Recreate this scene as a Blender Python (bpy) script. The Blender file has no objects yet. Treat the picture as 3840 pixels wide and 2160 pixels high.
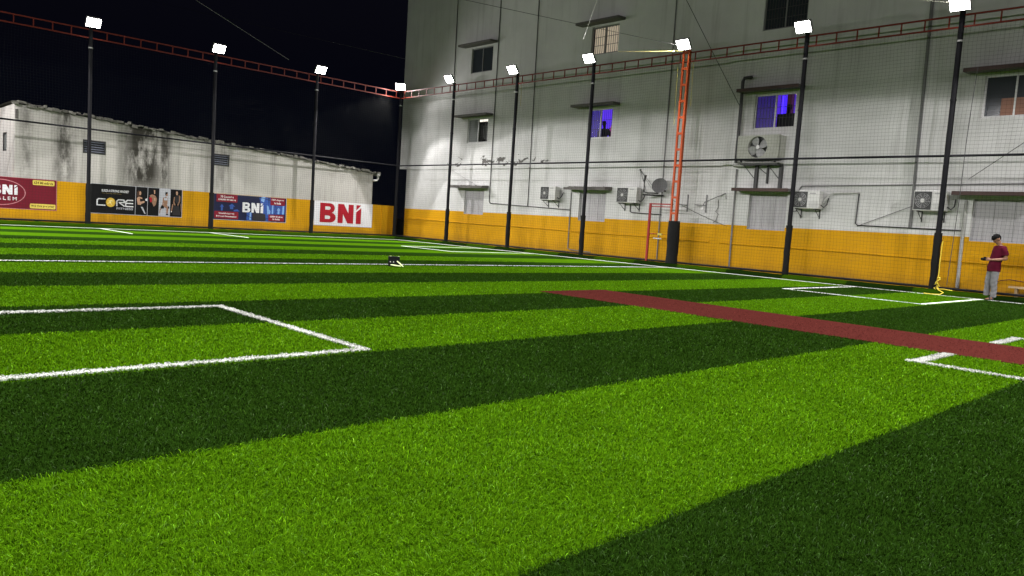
import bpy, bmesh, math, random
import numpy as np
from mathutils import Vector, Matrix
random.seed(7); rng = np.random.default_rng(11)
S = bpy.context.scene
COL = S.collection
PI = math.pi

# ------------------------------------------------------------------ camera
CAM = Vector((32.4715, -22.644, 1.1837)); YAW, PITCH, ROLL, FPX = 2.3741, -0.0851, 0.0639, 2833.37
fw = Vector((math.cos(YAW)*math.cos(PITCH), math.sin(YAW)*math.cos(PITCH), math.sin(PITCH)))
r0 = Vector((math.sin(YAW), -math.cos(YAW), 0)); u0 = r0.cross(fw)
RT = math.cos(ROLL)*r0 + math.sin(ROLL)*u0; UP = -math.sin(ROLL)*r0 + math.cos(ROLL)*u0
cd = bpy.data.cameras.new('camera'); cam = bpy.data.objects.new('camera', cd); COL.objects.link(cam)
cd.sensor_width = 36; cd.lens = 36*FPX/3840; cd.clip_start = .05; cd.clip_end = 2000
cam.matrix_world = Matrix(((RT.x, UP.x, -fw.x, CAM.x), (RT.y, UP.y, -fw.y, CAM.y), (RT.z, UP.z, -fw.z, CAM.z), (0, 0, 0, 1)))
S.camera = cam

def survey(u, v, val, ax):
    """where the line of sight through photo point (u, v) meets the plane axis = val"""
    d = fw + RT*((u-1920)/FPX) - UP*((v-1080)/FPX)
    return CAM + d*((val-CAM[ax])/d[ax])
def on_a(u, v, y): return survey(u, v, y, 1)
def on_b(u, v, x): return survey(u, v, x, 0)

# ------------------------------------------------------------------ materials
def new_mat(name):
    m = bpy.data.materials.new(name); m.use_nodes = True
    return m, m.node_tree.nodes, m.node_tree.links, m.node_tree.nodes['Principled BSDF']
def N(nodes, t, **kw):
    n = nodes.new(t)
    for k, v in kw.items(): setattr(n, k, v)
    return n
def plain(name, col, rough=.6, metal=0, var=.12, scale=6, bump=0, spec=.5):
    m, n, l, b = new_mat(name)
    tc = N(n, 'ShaderNodeTexCoord'); nz = N(n, 'ShaderNodeTexNoise'); nz.inputs['Scale'].default_value = scale; nz.inputs['Detail'].default_value = 6
    l.new(tc.outputs['Object'], nz.inputs['Vector'])
    mx = N(n, 'ShaderNodeMix', data_type='RGBA')
    mx.inputs[6].default_value = (*[c*(1-var) for c in col], 1); mx.inputs[7].default_value = (*[min(1, c*(1+var)) for c in col], 1)
    l.new(nz.outputs['Fac'], mx.inputs[0]); l.new(mx.outputs[2], b.inputs['Base Color'])
    b.inputs['Roughness'].default_value = rough; b.inputs['Metallic'].default_value = metal; b.inputs['Specular IOR Level'].default_value = spec
    if bump:
        bp = N(n, 'ShaderNodeBump'); bp.inputs['Strength'].default_value = bump; bp.inputs['Distance'].default_value = .01
        l.new(nz.outputs['Fac'], bp.inputs['Height']); l.new(bp.outputs['Normal'], b.inputs['Normal'])
    return m
def glow(name, col, st):
    m, n, l, b = new_mat(name)
    b.inputs['Base Color'].default_value = (*[min(1, c) for c in col], 1)
    b.inputs['Emission Color'].default_value = (*col, 1); b.inputs['Emission Strength'].default_value = st
    return m
def math_n(n, l, op, a, b=None, c=None, clamp=False):
    q = N(n, 'ShaderNodeMath', operation=op); q.use_clamp = clamp
    for i, x in enumerate((a, b, c)):
        if x is None: continue
        if isinstance(x, (int, float)): q.inputs[i].default_value = x
        else: l.new(x, q.inputs[i])
    return q.outputs[0]
def ramp01(n, l, v, lo, hi):
    q = N(n, 'ShaderNodeMapRange'); q.inputs[1].default_value = lo; q.inputs[2].default_value = hi; q.clamp = True
    l.new(v, q.inputs[0]); return q.outputs[0]
def noise(n, l, scale3, detail=6, rough=.6, dist=0):
    g = N(n, 'ShaderNodeNewGeometry'); mp = N(n, 'ShaderNodeMapping'); mp.inputs['Scale'].default_value = scale3
    l.new(g.outputs['Position'], mp.inputs['Vector'])
    z = N(n, 'ShaderNodeTexNoise'); z.inputs['Scale'].default_value = 1; z.inputs['Detail'].default_value = detail
    z.inputs['Roughness'].default_value = rough; z.inputs['Distortion'].default_value = dist
    l.new(mp.outputs['Vector'], z.inputs['Vector']); return z.outputs['Fac']
def mixc(n, l, fac, a, b):
    mx = N(n, 'ShaderNodeMix', data_type='RGBA')
    if isinstance(fac, (int, float)): mx.inputs[0].default_value = fac
    else: l.new(fac, mx.inputs[0])
    for i, c in ((6, a), (7, b)):
        if isinstance(c, tuple): mx.inputs[i].default_value = (*c, 1)
        else: l.new(c, mx.inputs[i])
    return mx.outputs[2]
def posxyz(n, l):
    g = N(n, 'ShaderNodeNewGeometry'); s = N(n, 'ShaderNodeSeparateXYZ'); l.new(g.outputs['Position'], s.inputs[0]); return s.outputs
def bumped(n, l, b, h, st=.4, dist=.01):
    bp = N(n, 'ShaderNodeBump'); bp.inputs['Strength'].default_value = st; bp.inputs['Distance'].default_value = dist
    l.new(h, bp.inputs['Height']); l.new(bp.outputs['Normal'], b.inputs['Normal'])

def plaster(name, col, dirt, streak, peel):
    m, n, l, b = new_mat(name); X, Y, Z = posxyz(n, l)
    mott = ramp01(n, l, noise(n, l, (.35, .35, .35), 8), .35, .7)
    c = mixc(n, l, mott, tuple(k*.78 for k in col), col)
    st = ramp01(n, l, noise(n, l, (3.2, 3.2, .16), 6, .65), .52, .8)
    c = mixc(n, l, math_n(n, l, 'MULTIPLY', st, streak), c, dirt)
    fine = noise(n, l, (30, 30, 30), 4)
    c = mixc(n, l, math_n(n, l, 'MULTIPLY', ramp01(n, l, fine, .5, .75), .12), c, dirt)
    if peel == 'band':       # flaked paint along the old slab line
        p = noise(n, l, (2.0, 2, 3.4), 9, .62, .6)
        band = math_n(n, l, 'MULTIPLY', ramp01(n, l, Z, 3.62, 3.8), ramp01(n, l, Z, 4.55, 3.95))
        xr = math_n(n, l, 'MULTIPLY', ramp01(n, l, X, 15.5, 12.5), ramp01(n, l, X, -1.2, -.4))
        zone = ramp01(n, l, noise(n, l, (.55, .55, .3), 3), .40, .62)
        k = math_n(n, l, 'MULTIPLY', math_n(n, l, 'MULTIPLY', band, xr), zone)
        th = math_n(n, l, 'ADD', p, math_n(n, l, 'MULTIPLY', k, .26))
        c = mixc(n, l, math_n(n, l, 'MULTIPLY', ramp01(n, l, th, .765, .785), .9), c, (.06, .055, .048))
    if peel == 'stain':      # damp black streaks running down from the roof edge
        p = noise(n, l, (1, 1.5, .5), 8, .68, .4)
        lobes = 0
        for (yc, w, a) in ((-14.95, .50, .95), (-12.1, 1.05, 1.25), (-11.25, .36, 1.0), (-9.3, .5, .35), (-8.9, .4, .5), (-16.2, .3, .6)):
            d = math_n(n, l, 'ABSOLUTE', math_n(n, l, 'SUBTRACT', Y, yc))
            q = math_n(n, l, 'MULTIPLY', ramp01(n, l, d, w, w*.25), a)
            lobes = q if isinstance(lobes, int) else math_n(n, l, 'MAXIMUM', lobes, q)
        s2 = math_n(n, l, 'MULTIPLY', lobes, ramp01(n, l, noise(n, l, (1, 2.6, .9), 9, .7), .34, .55))
        s2 = math_n(n, l, 'MULTIPLY', s2, ramp01(n, l, Z, 1.2, 2.2))
        top = math_n(n, l, 'MULTIPLY', ramp01(n, l, math_n(n, l, 'ADD', Z, math_n(n, l, 'MULTIPLY', Y, .075)), 2.9, 3.3), ramp01(n, l, p, .45, .62))
        s2 = math_n(n, l, 'MAXIMUM', s2, math_n(n, l, 'MULTIPLY', top, .55))
        c = mixc(n, l, math_n(n, l, 'MULTIPLY', s2, .93), c, (.04, .037, .03))
    l.new(c, b.inputs['Base Color']); b.inputs['Roughness'].default_value = .85; b.inputs['Specular IOR Level'].default_value = .25
    bumped(n, l, b, fine, .25, .01)
    return m
def yellow_paint():
    m, n, l, b = new_mat('yellow_paint')
    st = ramp01(n, l, noise(n, l, (2.0, 2.0, .25), 7, .65), .5, .8)
    c = mixc(n, l, math_n(n, l, 'MULTIPLY', st, .45), (.56, .282, .004), (.36, .172, .005))
    fine = noise(n, l, (22, 22, 22), 5)
    c = mixc(n, l, math_n(n, l, 'MULTIPLY', ramp01(n, l, fine, .56, .72), .18), c, (.33, .15, .01))
    sp = noise(n, l, (1.7, 1.7, 2.6), 9, .7, .5)
    c = mixc(n, l, math_n(n, l, 'MULTIPLY', ramp01(n, l, sp, .70, .74), .6), c, (.16, .08, .015))
    X, Y, Z = posxyz(n, l)
    gr = math_n(n, l, 'MULTIPLY', ramp01(n, l, math_n(n, l, 'ADD', Z, math_n(n, l, 'MULTIPLY', noise(n, l, (1.1, 1.1, 1.6), 8, .7), .9)), .95, .55), .5)
    c = mixc(n, l, gr, c, (.20, .11, .02))
    pt = ramp01(n, l, noise(n, l, (.8, .8, 1.1), 7, .6, .8), .56, .66)
    c = mixc(n, l, math_n(n, l, 'MULTIPLY', pt, .22), c, (.46, .235, .02))
    l.new(c, b.inputs['Base Color']); b.inputs['Roughness'].default_value = .75; b.inputs['Specular IOR Level'].default_value = .12
    bumped(n, l, b, fine, .3, .01)
    return m

# turf: rolls of two greens laid across the pitch, edges surveyed
EDGES = [30.76, 28.93, 27.01, 25.19, 23.365, 21.40, 19.437]
while EDGES[-1] > -2: EDGES.append(EDGES[-1]-1.887)
EDGES = [34.53, 32.64] + EDGES       # between 28.93 and 30.76 is a bright roll
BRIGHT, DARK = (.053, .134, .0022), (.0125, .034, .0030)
def bright_at(x):
    k = np.searchsorted(-np.array(EDGES), -x)      # number of edges above x
    return (k % 2) == 1
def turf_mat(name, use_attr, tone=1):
    m, n, l, b = new_mat(name)
    if use_attr:
        a = N(n, 'ShaderNodeVertexColor', layer_name='blade'); c = a.outputs['Color']
        l.new(c, b.inputs['Base Color']); b.inputs['Roughness'].default_value = .55; b.inputs['Specular IOR Level'].default_value = 0
        tr = N(n, 'ShaderNodeBsdfTranslucent'); l.new(c, tr.inputs['Color'])
        ms = N(n, 'ShaderNodeMixShader'); ms.inputs[0].default_value = .25
        l.new(b.outputs[0], ms.inputs[1]); l.new(tr.outputs[0], ms.inputs[2]); l.new(ms.outputs[0], n['Material Output'].inputs['Surface'])
        return m
    X, Y, Z = posxyz(n, l)
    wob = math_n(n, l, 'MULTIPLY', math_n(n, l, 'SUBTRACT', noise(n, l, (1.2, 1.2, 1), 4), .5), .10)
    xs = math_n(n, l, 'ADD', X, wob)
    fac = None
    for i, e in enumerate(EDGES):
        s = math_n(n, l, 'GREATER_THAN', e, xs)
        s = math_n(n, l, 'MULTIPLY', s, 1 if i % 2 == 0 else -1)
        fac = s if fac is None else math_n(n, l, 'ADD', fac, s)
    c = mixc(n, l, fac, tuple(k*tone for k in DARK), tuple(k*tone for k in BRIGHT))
    f1 = noise(n, l, (45, 45, 45), 5, .7); f2 = noise(n, l, (1.5, .5, 1), 6, .6)
    v = math_n(n, l, 'ADD', math_n(n, l, 'MULTIPLY', ramp01(n, l, f1, .3, .7), .5), math_n(n, l, 'MULTIPLY', ramp01(n, l, f2, .3, .7), .35))
    c = mixc(n, l, v, mixc(n, l, .45, c, (.004, .012, .002)), c)
    l.new(c, b.inputs['Base Color']); b.inputs['Roughness'].default_value = .8; b.inputs['Specular IOR Level'].default_value = 0
    bumped(n, l, b, f1, .6, .03)
    return m

M = {}
M['white_wall'] = plaster('white_wall_plaster', (.64, .64, .625), (.26, .255, .24), .6, 'band')
M['shed_wall'] = plaster('shed_wall_plaster', (.54, .52, .485), (.17, .16, .145), .8, 'stain')
M['yellow'] = yellow_paint()
M['turf'] = turf_mat('turf_pile', False); M['shaded_kerb_turf'] = turf_mat('shaded_kerb_pile', False, .34); M['blade'] = turf_mat('turf_blade', True)  # kerb: same turf greens, darkened to put its shade into the colour
M['black_paint'] = plain('black_paint', (.007, .007, .009), .55, spec=.12)
M['padding'] = plain('black_padding', (.006, .006, .006), .8, bump=.4, scale=12, spec=.2)
M['orange_paint'] = plain('orange_paint', (.40, .062, .011), .5, spec=.3)
M['shaded_orange'] = plain('shaded_orange', (.17, .020, .009), .5, spec=.3)  # the orange paint darkened, standing for the dim light up at the beam
M['red_paint'] = plain('red_paint', (.24, .014, .012), .5, spec=.3)
M['net'] = plain('net_cord', (.02, .021, .018), .85, spec=.1)
M['concrete'] = plain('dark_concrete', (.10, .092, .085), .9, bump=.5, scale=9, var=.4)
M['brown_edge'] = plain('maroon_edge_paint', (.050, .026, .022), .8, var=.3)
M['alu'] = plain('aluminium', (.55, .55, .54), .45, .3)
M['sheet'] = plain('grey_sheet', (.36, .35, .36), .55, var=.1, scale=3)
M['pipe'] = plain('grey_pipe', (.16, .16, .16), .6)
M['pale_pipe'] = plain('pale_pipe', (.38, .38, .36), .6)
M['dark_pipe'] = plain('dark_pipe', (.03, .03, .03), .55)
M['cable'] = plain('cable', (.05, .05, .05), .6)
M['lit_cable'] = plain('lit_cable', (.55, .53, .45), .5)  # lightened cable colour, standing for wire caught in lamp light
M['yellow_cable'] = plain('yellow_cable', (.50, .42, .07), .6)
M['ac_white'] = plain('white_enamel', (.52, .52, .50), .5, var=.15)
M['ac_dark'] = plain('dark_grille', (.035, .036, .036), .6)
M['ac_old'] = plain('weathered_panel', (.34, .345, .30), .7, var=.2)
M['grey_plastic'] = plain('grey_plastic', (.30, .30, .30), .5)
M['dish'] = plain('dish_grey', (.085, .085, .085), .7)
M['glass_dark'] = plain('dark_glass', (.030, .036, .042), .15, var=.2, scale=2)
M['frost'] = plain('frosted_glass', (.16, .17, .165), .3, var=.1)
M['sky_blue_room'] = glow('blue_room_glow', (.14, .05, 1.0), .9)
M['lens'] = glow('lamp_lens', (1, .985, .96), 60)
M['white_line'] = plain('white_turf', (.72, .74, .70), .8, bump=.5, scale=60, var=.1)
M['red_turf'] = plain('red_turf', (.068, .0155, .0125), .9, bump=.7, scale=70, var=.35, spec=0)
M['ground'] = plain('dark_earth', (.05, .045, .04), .95, scale=1)
M['timber'] = plain('timber', (.42, .30, .16), .7, scale=14)
M['skin'] = plain('skin', (.20, .10, .06), .55, var=.05, spec=.3)
M['hair'] = plain('black_hair', (.004, .004, .004), .8, spec=.1)
M['maroon_cloth'] = plain('maroon_cloth', (.058, .0032, .012), .9, var=.15, bump=.2, spec=.1)
M['grey_cloth'] = plain('grey_cloth', (.15, .15, .155), .9, var=.12, bump=.2)
M['dark_cloth'] = plain('dark_cloth', (.008, .008, .012), .9)
M['sandal'] = plain('black_sandal', (.012, .011, .01), .6)
M['black_plastic'] = plain('black_plastic', (.004, .004, .005), .6, spec=.12)
M['pale_stick'] = plain('pale_yellow_plastic', (.72, .82, .42), .45, var=.05)
M['rope'] = plain('yellow_rope', (.78, .62, .06), .7)
M['hose'] = plain('brown_hose', (.10, .03, .02), .6)
def vinyl(name, col, rough=.5): return plain(name, col, rough, var=.05, scale=3, spec=.15)
V = dict(maroon=vinyl('vinyl_maroon', (.145, .009, .020)), pink=vinyl('vinyl_pink', (.46, .18, .20)), white=vinyl('vinyl_white', (.70, .70, .72)),
         lemon=vinyl('vinyl_lemon', (.68, .54, .10)), olive=vinyl('vinyl_olive', (.10, .08, .01)), black=vinyl('vinyl_black', (.004, .004, .005)),
         gold=vinyl('vinyl_gold', (.62, .40, .05)), palegold=vinyl('vinyl_pale_gold', (.80, .66, .25)), navy=vinyl('vinyl_navy', (.013, .016, .050)),
         blue=vinyl('vinyl_blue', (.035, .085, .32)), sky=vinyl('vinyl_sky', (.20, .36, .66)), red=vinyl('vinyl_red', (.20, .013, .026)),
         crimson=vinyl('vinyl_crimson', (.36, .012, .025)), skin=vinyl('vinyl_skin', (.50, .30, .20)), tan=vinyl('vinyl_tan', (.30, .17, .11)), hairbrown=vinyl('vinyl_hair', (.07, .035, .022)),
         grey=vinyl('vinyl_grey', (.45, .46, .50)), char=vinyl('vinyl_charcoal', (.03, .028, .03)), dullgold=vinyl('vinyl_dull_gold', (.18, .14, .05)), pale=vinyl('vinyl_pale', (.72, .66, .66)))

# ------------------------------------------------------------------ mesh helpers
class MB:
    def __init__(s): s.v = []; s.f = []
    def add(s, vs, fs):
        o = len(s.v); s.v += [tuple(v) for v in vs]; s.f += [tuple(i+o for i in f) for f in fs]; return s
    def box(s, x0, x1, y0, y1, z0, z1):
        return s.add([(x, y, z) for z in (z0, z1) for y in (y0, y1) for x in (x0, x1)],
                     [(0, 2, 3, 1), (4, 5, 7, 6), (0, 1, 5, 4), (2, 6, 7, 3), (0, 4, 6, 2), (1, 3, 7, 5)])
    def obox(s, c, ax, ay, az, h):
        c = Vector(c); A = [Vector(a).normalized()*k for a, k in zip((ax, ay, az), h)]
        return s.add([c + A[0]*i + A[1]*j + A[2]*k for k in (-1, 1) for j in (-1, 1) for i in (-1, 1)],
                     [(0, 2, 3, 1), (4, 5, 7, 6), (0, 1, 5, 4), (2, 6, 7, 3), (0, 4, 6, 2), (1, 3, 7, 5)])
    def tube(s, pts, r, n=8, cap=True):
        pts = [Vector(p) for p in pts]; rs = r if isinstance(r, (list, tuple)) else [r]*len(pts)
        rings = []; up = None
        for i, p in enumerate(pts):
            t = (pts[min(i+1, len(pts)-1)] - pts[max(i-1, 0)]).normalized()
            if up is None: up = Vector((0, 0, 1)) if abs(t.z) < .9 else Vector((1, 0, 0))
            a = t.cross(up); a = a.normalized() if a.length > 1e-6 else Vector((1, 0, 0)); b2 = t.cross(a).normalized(); up = -b2 if False else up
            rings.append([p + (a*math.cos(2*PI*k/n) + b2*math.sin(2*PI*k/n))*rs[i] for k in range(n)])
        fs = [(i*n+k, i*n+(k+1) % n, (i+1)*n+(k+1) % n, (i+1)*n+k) for i in range(len(pts)-1) for k in range(n)]
        if cap: fs += [tuple(range(n)), tuple((len(pts)-1)*n + k for k in range(n-1, -1, -1))]
        return s.add([v for g in rings for v in g], fs)
    def ball(s, c, r, n=12, m=8):
        c = Vector(c); r = r if isinstance(r, (tuple, list)) else (r, r, r)
        vs = [c + Vector((0, 0, r[2]))]
        for i in range(1, m):
            for k in range(n):
                a, b2 = PI*i/m, 2*PI*k/n
                vs.append(c + Vector((r[0]*math.sin(a)*math.cos(b2), r[1]*math.sin(a)*math.sin(b2), r[2]*math.cos(a))))
        vs.append(c - Vector((0, 0, r[2])))
        fs = [(0, 1+k, 1+(k+1) % n) for k in range(n)]
        for i in range(m-2): fs += [(1+i*n+k, 1+(i+1)*n+k, 1+(i+1)*n+(k+1) % n, 1+i*n+(k+1) % n) for k in range(n)]
        L = len(vs)-1; fs += [(L, 1+(m-2)*n+(k+1) % n, 1+(m-2)*n+k) for k in range(n)]
        return s.add(vs, fs)
    def disc(s, c, nrm, r, depth, n=24):
        c = Vector(c); nrm = Vector(nrm).normalized(); return s.tube([c, c + nrm*depth], r, n)
    def sheet(s, pts): return s.add(pts, [tuple(range(len(pts)))])
    def build(s, name, mat, parent=None, smooth=False, bevel=0):
        me = bpy.data.meshes.new(name)
        off = parent.matrix_world_cache if parent is not None and hasattr(parent, 'matrix_world_cache') else None
        org = ORG.get(parent.name, Vector((0, 0, 0))) if parent is not None else Vector((0, 0, 0))
        me.from_pydata([tuple(Vector(v) - org) for v in s.v], [], s.f); me.update()
        for m in (mat if isinstance(mat, list) else [mat]): me.materials.append(m)
        bm = bmesh.new(); bm.from_mesh(me); bmesh.ops.recalc_face_normals(bm, faces=bm.faces); bm.to_mesh(me); bm.free()
        if smooth:
            me.polygons.foreach_set('use_smooth', [True]*len(me.polygons))
            try: me.set_sharp_from_angle(angle=math.radians(40))
            except Exception: pass
        o = bpy.data.objects.new(name, me); COL.objects.link(o)
        if parent is not None: o.parent = parent; ORG[o.name] = org
        if bevel:
            bv = o.modifiers.new('edge', 'BEVEL'); bv.width = bevel; bv.segments = 2; bv.limit_method = 'ANGLE'
        return o
ORG = {}          # world origin of every thing, so parts can be given in world metres
def tag(o, label=None, cat=None, group=None, kind=None):
    if label: o['label'] = label
    if cat: o['category'] = cat
    if group: o['group'] = group
    if kind: o['kind'] = kind
    return o
def thing(name, loc, label, cat, group=None):
    o = bpy.data.objects.new(name, None); COL.objects.link(o); o.location = loc; o.empty_display_size = .2
    ORG[o.name] = Vector(loc); return tag(o, label, cat, group)
def copy_tree(o, parent=None):
    c = o.copy(); COL.objects.link(c)
    if parent is not None: c.parent = parent
    for ch in [k for k in o.children]: copy_tree(ch, c)
    return c
def mesh_obj(name, me, mat, parent=None):
    o = bpy.data.objects.new(name, me); COL.objects.link(o)
    me.materials.clear(); me.materials.append(mat)
    if parent is not None: o.parent = parent; ORG[o.name] = ORG.get(parent.name, Vector((0, 0, 0)))
    return o

# ------------------------------------------------------------------ ground, turf, lines
g = MB().sheet([(-400, -400, -.35), (400, -400, -.35), (400, 400, -.35), (-400, 400, -.35)]).build('ground', M['ground']); tag(g, kind='structure')
X1, Y1 = 34.6, -24.3
t = MB()
t.box(-.2, X1, Y1, .2, -.34, 0)
turf = t.build('turf', M['turf']); tag(turf, 'striped dark and light green artificial turf', kind='structure')

LINES = []     # (x0, x1, y0, y1)
def vline(x, ya, yb, w=.07): LINES.append((x-w/2, x+w/2, min(ya, yb), max(ya, yb)))
def hline(y, xa, xb, w=.07): LINES.append((min(xa, xb), max(xa, xb), y-w/2, y+w/2))
vline(17.195, -23.64, -.51, .05)                         # halfway line
hline(-.47, 1.0, 33.4); hline(-23.64, 1.0, 33.4); vline(1.0, -23.6, -.43, .05)
for xa, xb in ((23.70, 26.87), (7.53, 10.70)):      # side boxes on both long sides
    lw = .07 if xa > 20 else .05
    vline(xa, -4.81, -.51, lw); vline(xb, -4.81, -.51, .10 if xa > 20 else .05); hline(-4.85, xa-.04, xb+.05, lw)
    vline(xa+.14, -23.6, -19.06); vline(xb+.04, -23.6, -19.06); hline(-19.02, xa+.1, xb+.08)
for y in (-14.09, -9.95):
    hline(y, 29.7, 33.4); hline(y, 1.04, 4.7, .05)
for x in (29.78,):
    vline(x, -14.05, -13.0, .10); vline(x, -11.12, -9.99, .10)
PITCH_BOX = (23.13, 34.4, -12.955, -11.165)
rp = MB().box(PITCH_BOX[0], PITCH_BOX[1], PITCH_BOX[2], PITCH_BOX[3], 0, .012).build('pitch_strip', M['red_turf']); tag(rp, 'brick red bowling strip let into the turf', kind='structure')

# near blades of pile, thinning with distance from where the photographer stood
def blades(P, width, hgt, colr, lean=1.0):
    """short curled yarns: rise, bend over and droop at the tip; neighbours lean roughly alike"""
    n = len(P); x, y = P[:, 0], P[:, 1]
    fld = 2.2*np.sin(x*5.1+1.3*np.sin(y*4.3)) + 2.0*np.sin(y*6.7+1.1*np.sin(x*7.9)) + 1.2*np.sin(x*15+y*11)
    laz = fld*.35 + rng.uniform(-PI, PI, n)*.8; az = laz + PI/2 + rng.normal(0, .45, n)
    wdir = np.stack([np.cos(az), np.sin(az)], 1); ldir = np.stack([np.cos(laz), np.sin(laz)], 1)
    ln = hgt*lean*np.clip(rng.normal(1.0, .45, n), .15, 2.0)
    V_ = np.zeros((n, 7, 3)); hw = (width/2)[:, None]
    for k, (fo, fz, fw_) in enumerate(((0, 0, 1), (.16, .62, 1), (.55, .96, .85))):
        c = P + ldir*(ln*fo)[:, None]
        V_[:, 2*k, :2] = c - wdir*hw*fw_; V_[:, 2*k+1, :2] = c + wdir*hw*fw_; V_[:, 2*k, 2] = V_[:, 2*k+1, 2] = hgt*fz
    V_[:, 6, :2] = P + ldir*ln[:, None]; V_[:, 6, 2] = hgt*np.clip(rng.normal(.86, .16, n), .4, 1.15)
    C_ = np.ones((n, 7, 4)); C_[:, :, :3] = colr[:, None, :]
    return V_.reshape(-1, 3), C_.reshape(-1, 4)
def blade_object(name, V_, C_, mat):
    n = len(V_)//7; me = bpy.data.meshes.new(name)
    me.vertices.add(n*7); me.vertices.foreach_set('co', V_.astype(np.float32).ravel())
    base = (np.arange(n)*7)[:, None]
    idx = np.concatenate([base + np.array([[0, 1, 3, 2]]), base + np.array([[2, 3, 5, 4]]), base + np.array([[4, 5, 6]])], 1).ravel()
    me.loops.add(n*11); me.loops.foreach_set('vertex_index', idx.astype(np.int32))
    me.polygons.add(n*3)
    st = np.stack([np.arange(n)*11, np.arange(n)*11+4, np.arange(n)*11+8], 1).ravel()
    me.polygons.foreach_set('loop_start', st.astype(np.int32))
    me.update(calc_edges=True)
    ca = me.color_attributes.new('blade', 'FLOAT_COLOR', 'POINT'); ca.data.foreach_set('color', C_.astype(np.float32).ravel())
    me.materials.append(mat); o = bpy.data.objects.new(name, me); COL.objects.link(o); return o
def fan_points(n, d0, d1, power):
    u = rng.random(n); e = 2-power
    d = (d0**e + u*(d1**e - d0**e))**(1/e)
    a = YAW + rng.uniform(-.86, .80, n)
    return np.stack([CAM.x + d*np.cos(a), CAM.y + d*np.sin(a)], 1), d
def inside(P, x0, x1, y0, y1): return (P[:, 0] > x0) & (P[:, 0] < x1) & (P[:, 1] > y0) & (P[:, 1] < y1)
# kerb: the turf is folded up and over a low upstand at the foot of the fences
def kerb(name, p0, p1, inward, lab):
    p0, p1, w = Vector(p0), Vector(p1), Vector(inward); mb = MB(); prof = []
    for i in range(11):
        a = PI*i/10
        prof.append((.40 - .17*(1-math.cos(a))*1.15, .135*math.sin(a)**.7 if i < 5 else .135 if i < 8 else .135*(1-(i-7)/3)))
    prof[0] = (.40, -.02); prof[-1] = (-.04, -.02)
    nseg = 80; vs = []
    for j in range(nseg+1):
        c = p0.lerp(p1, j/nseg)
        for (d, z) in prof:
            zz = z + (random.uniform(-.012, .012) if z > .02 else 0)
            vs.append(c + w*(d + random.uniform(-.008, .008)) + Vector((0, 0, zz)))
    m_ = len(prof); fs = [(j*m_+i, j*m_+i+1, (j+1)*m_+i+1, (j+1)*m_+i) for j in range(nseg) for i in range(m_-1)]
    mb.add(vs, fs); o = mb.build(name, M['shaded_kerb_turf'], smooth=True); tag(o, lab, kind='structure'); return o
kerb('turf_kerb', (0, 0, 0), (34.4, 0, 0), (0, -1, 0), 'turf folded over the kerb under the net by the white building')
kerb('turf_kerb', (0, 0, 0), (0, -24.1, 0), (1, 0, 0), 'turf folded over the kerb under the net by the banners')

# ------------------------------------------------------------------ net cage
SP, TB, ZB, ZM, ZT, ZU = 4.26, 4.75, .134, 3.744, 7.144, 7.45
LEN_A, LEN_B = SP*8, 24.1
def net_fence(name, p0, dirv, length, label, posts, nx_step=.1):
    """p0 + dirv*s ; posts = distances of poles along it"""
    p0, d = Vector(p0), Vector(dirv); nrm = Vector((-d.y, d.x, 0))
    root = thing(name, p0, label, 'fence', 'net fences round the pitch')
    def at(s, z, off=0): return p0 + d*s + nrm*off + Vector((0, 0, z))
    def sag(s, z): return .018*math.sin(s*1.7+z*.9) + .012*math.sin(s*3.9-z*2.1)
    m = MB()
    ns = int(length/nx_step)
    for i in range(ns+1):
        s = i*nx_step; pts = []
        for j in range(15):
            z = ZB+.05 + (ZT-ZB-.05)*j/14
            pts.append(at(s + .02*math.sin(z*2.3+s*.8) + .008*math.sin(z*7+s*3), z, sag(s, z)))
        m.tube(pts, .0019, 3, False)
    nz = int((ZT-ZB)/nx_step)
    for i in range(1, nz):
        z = ZB + i*nx_step; pts = []
        for j in range(int(length/.6)+1):
            s = j*.6; h = .03*math.sin(s/SP*PI*2+.4)*math.sin((z-ZB)/(ZM-ZB)*PI)
            pts.append(at(min(s, length), z + h*.6, sag(s, z)))
        m.tube(pts, .0019, 3, False)
    m.build('net', M['net'], root)
    MB().tube([at(0, ZM), at(length, ZM)], .033, 8).build('middle_rail', M['black_paint'], root, True)
    MB().tube([at(0, ZB+.045), at(length, ZB+.045)], .035, 8).build('bottom_rail', M['black_paint'], root, True)
    b = MB()
    for z in (ZT, ZU): b.obox(at(length/2, z), d, nrm, (0, 0, 1), (length/2, .02, .022))
    s = .3
    while s < length:
        if min(abs(s-q) for q in posts) > .12: b.obox(at(s, (ZT+ZU)/2), d, nrm, (0, 0, 1), (.017, .017, (ZU-ZT)/2-.023))
        s += SP/7
    b.build('lattice_beam', M['shaded_orange'], root)
    return root
PA = [SP*i for i in range(9)]; PB = [TB*i for i in range(6)]
net_fence('net_fence', (0, 0, 0), (1, 0, 0), LEN_A, 'tall black net with orange lattice beam on top, in front of the white building', PA)
net_fence('net_fence', (0, 0, 0), (0, -1, 0), LEN_B, 'tall black net with orange lattice beam on top, in front of the banners', PB)

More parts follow.
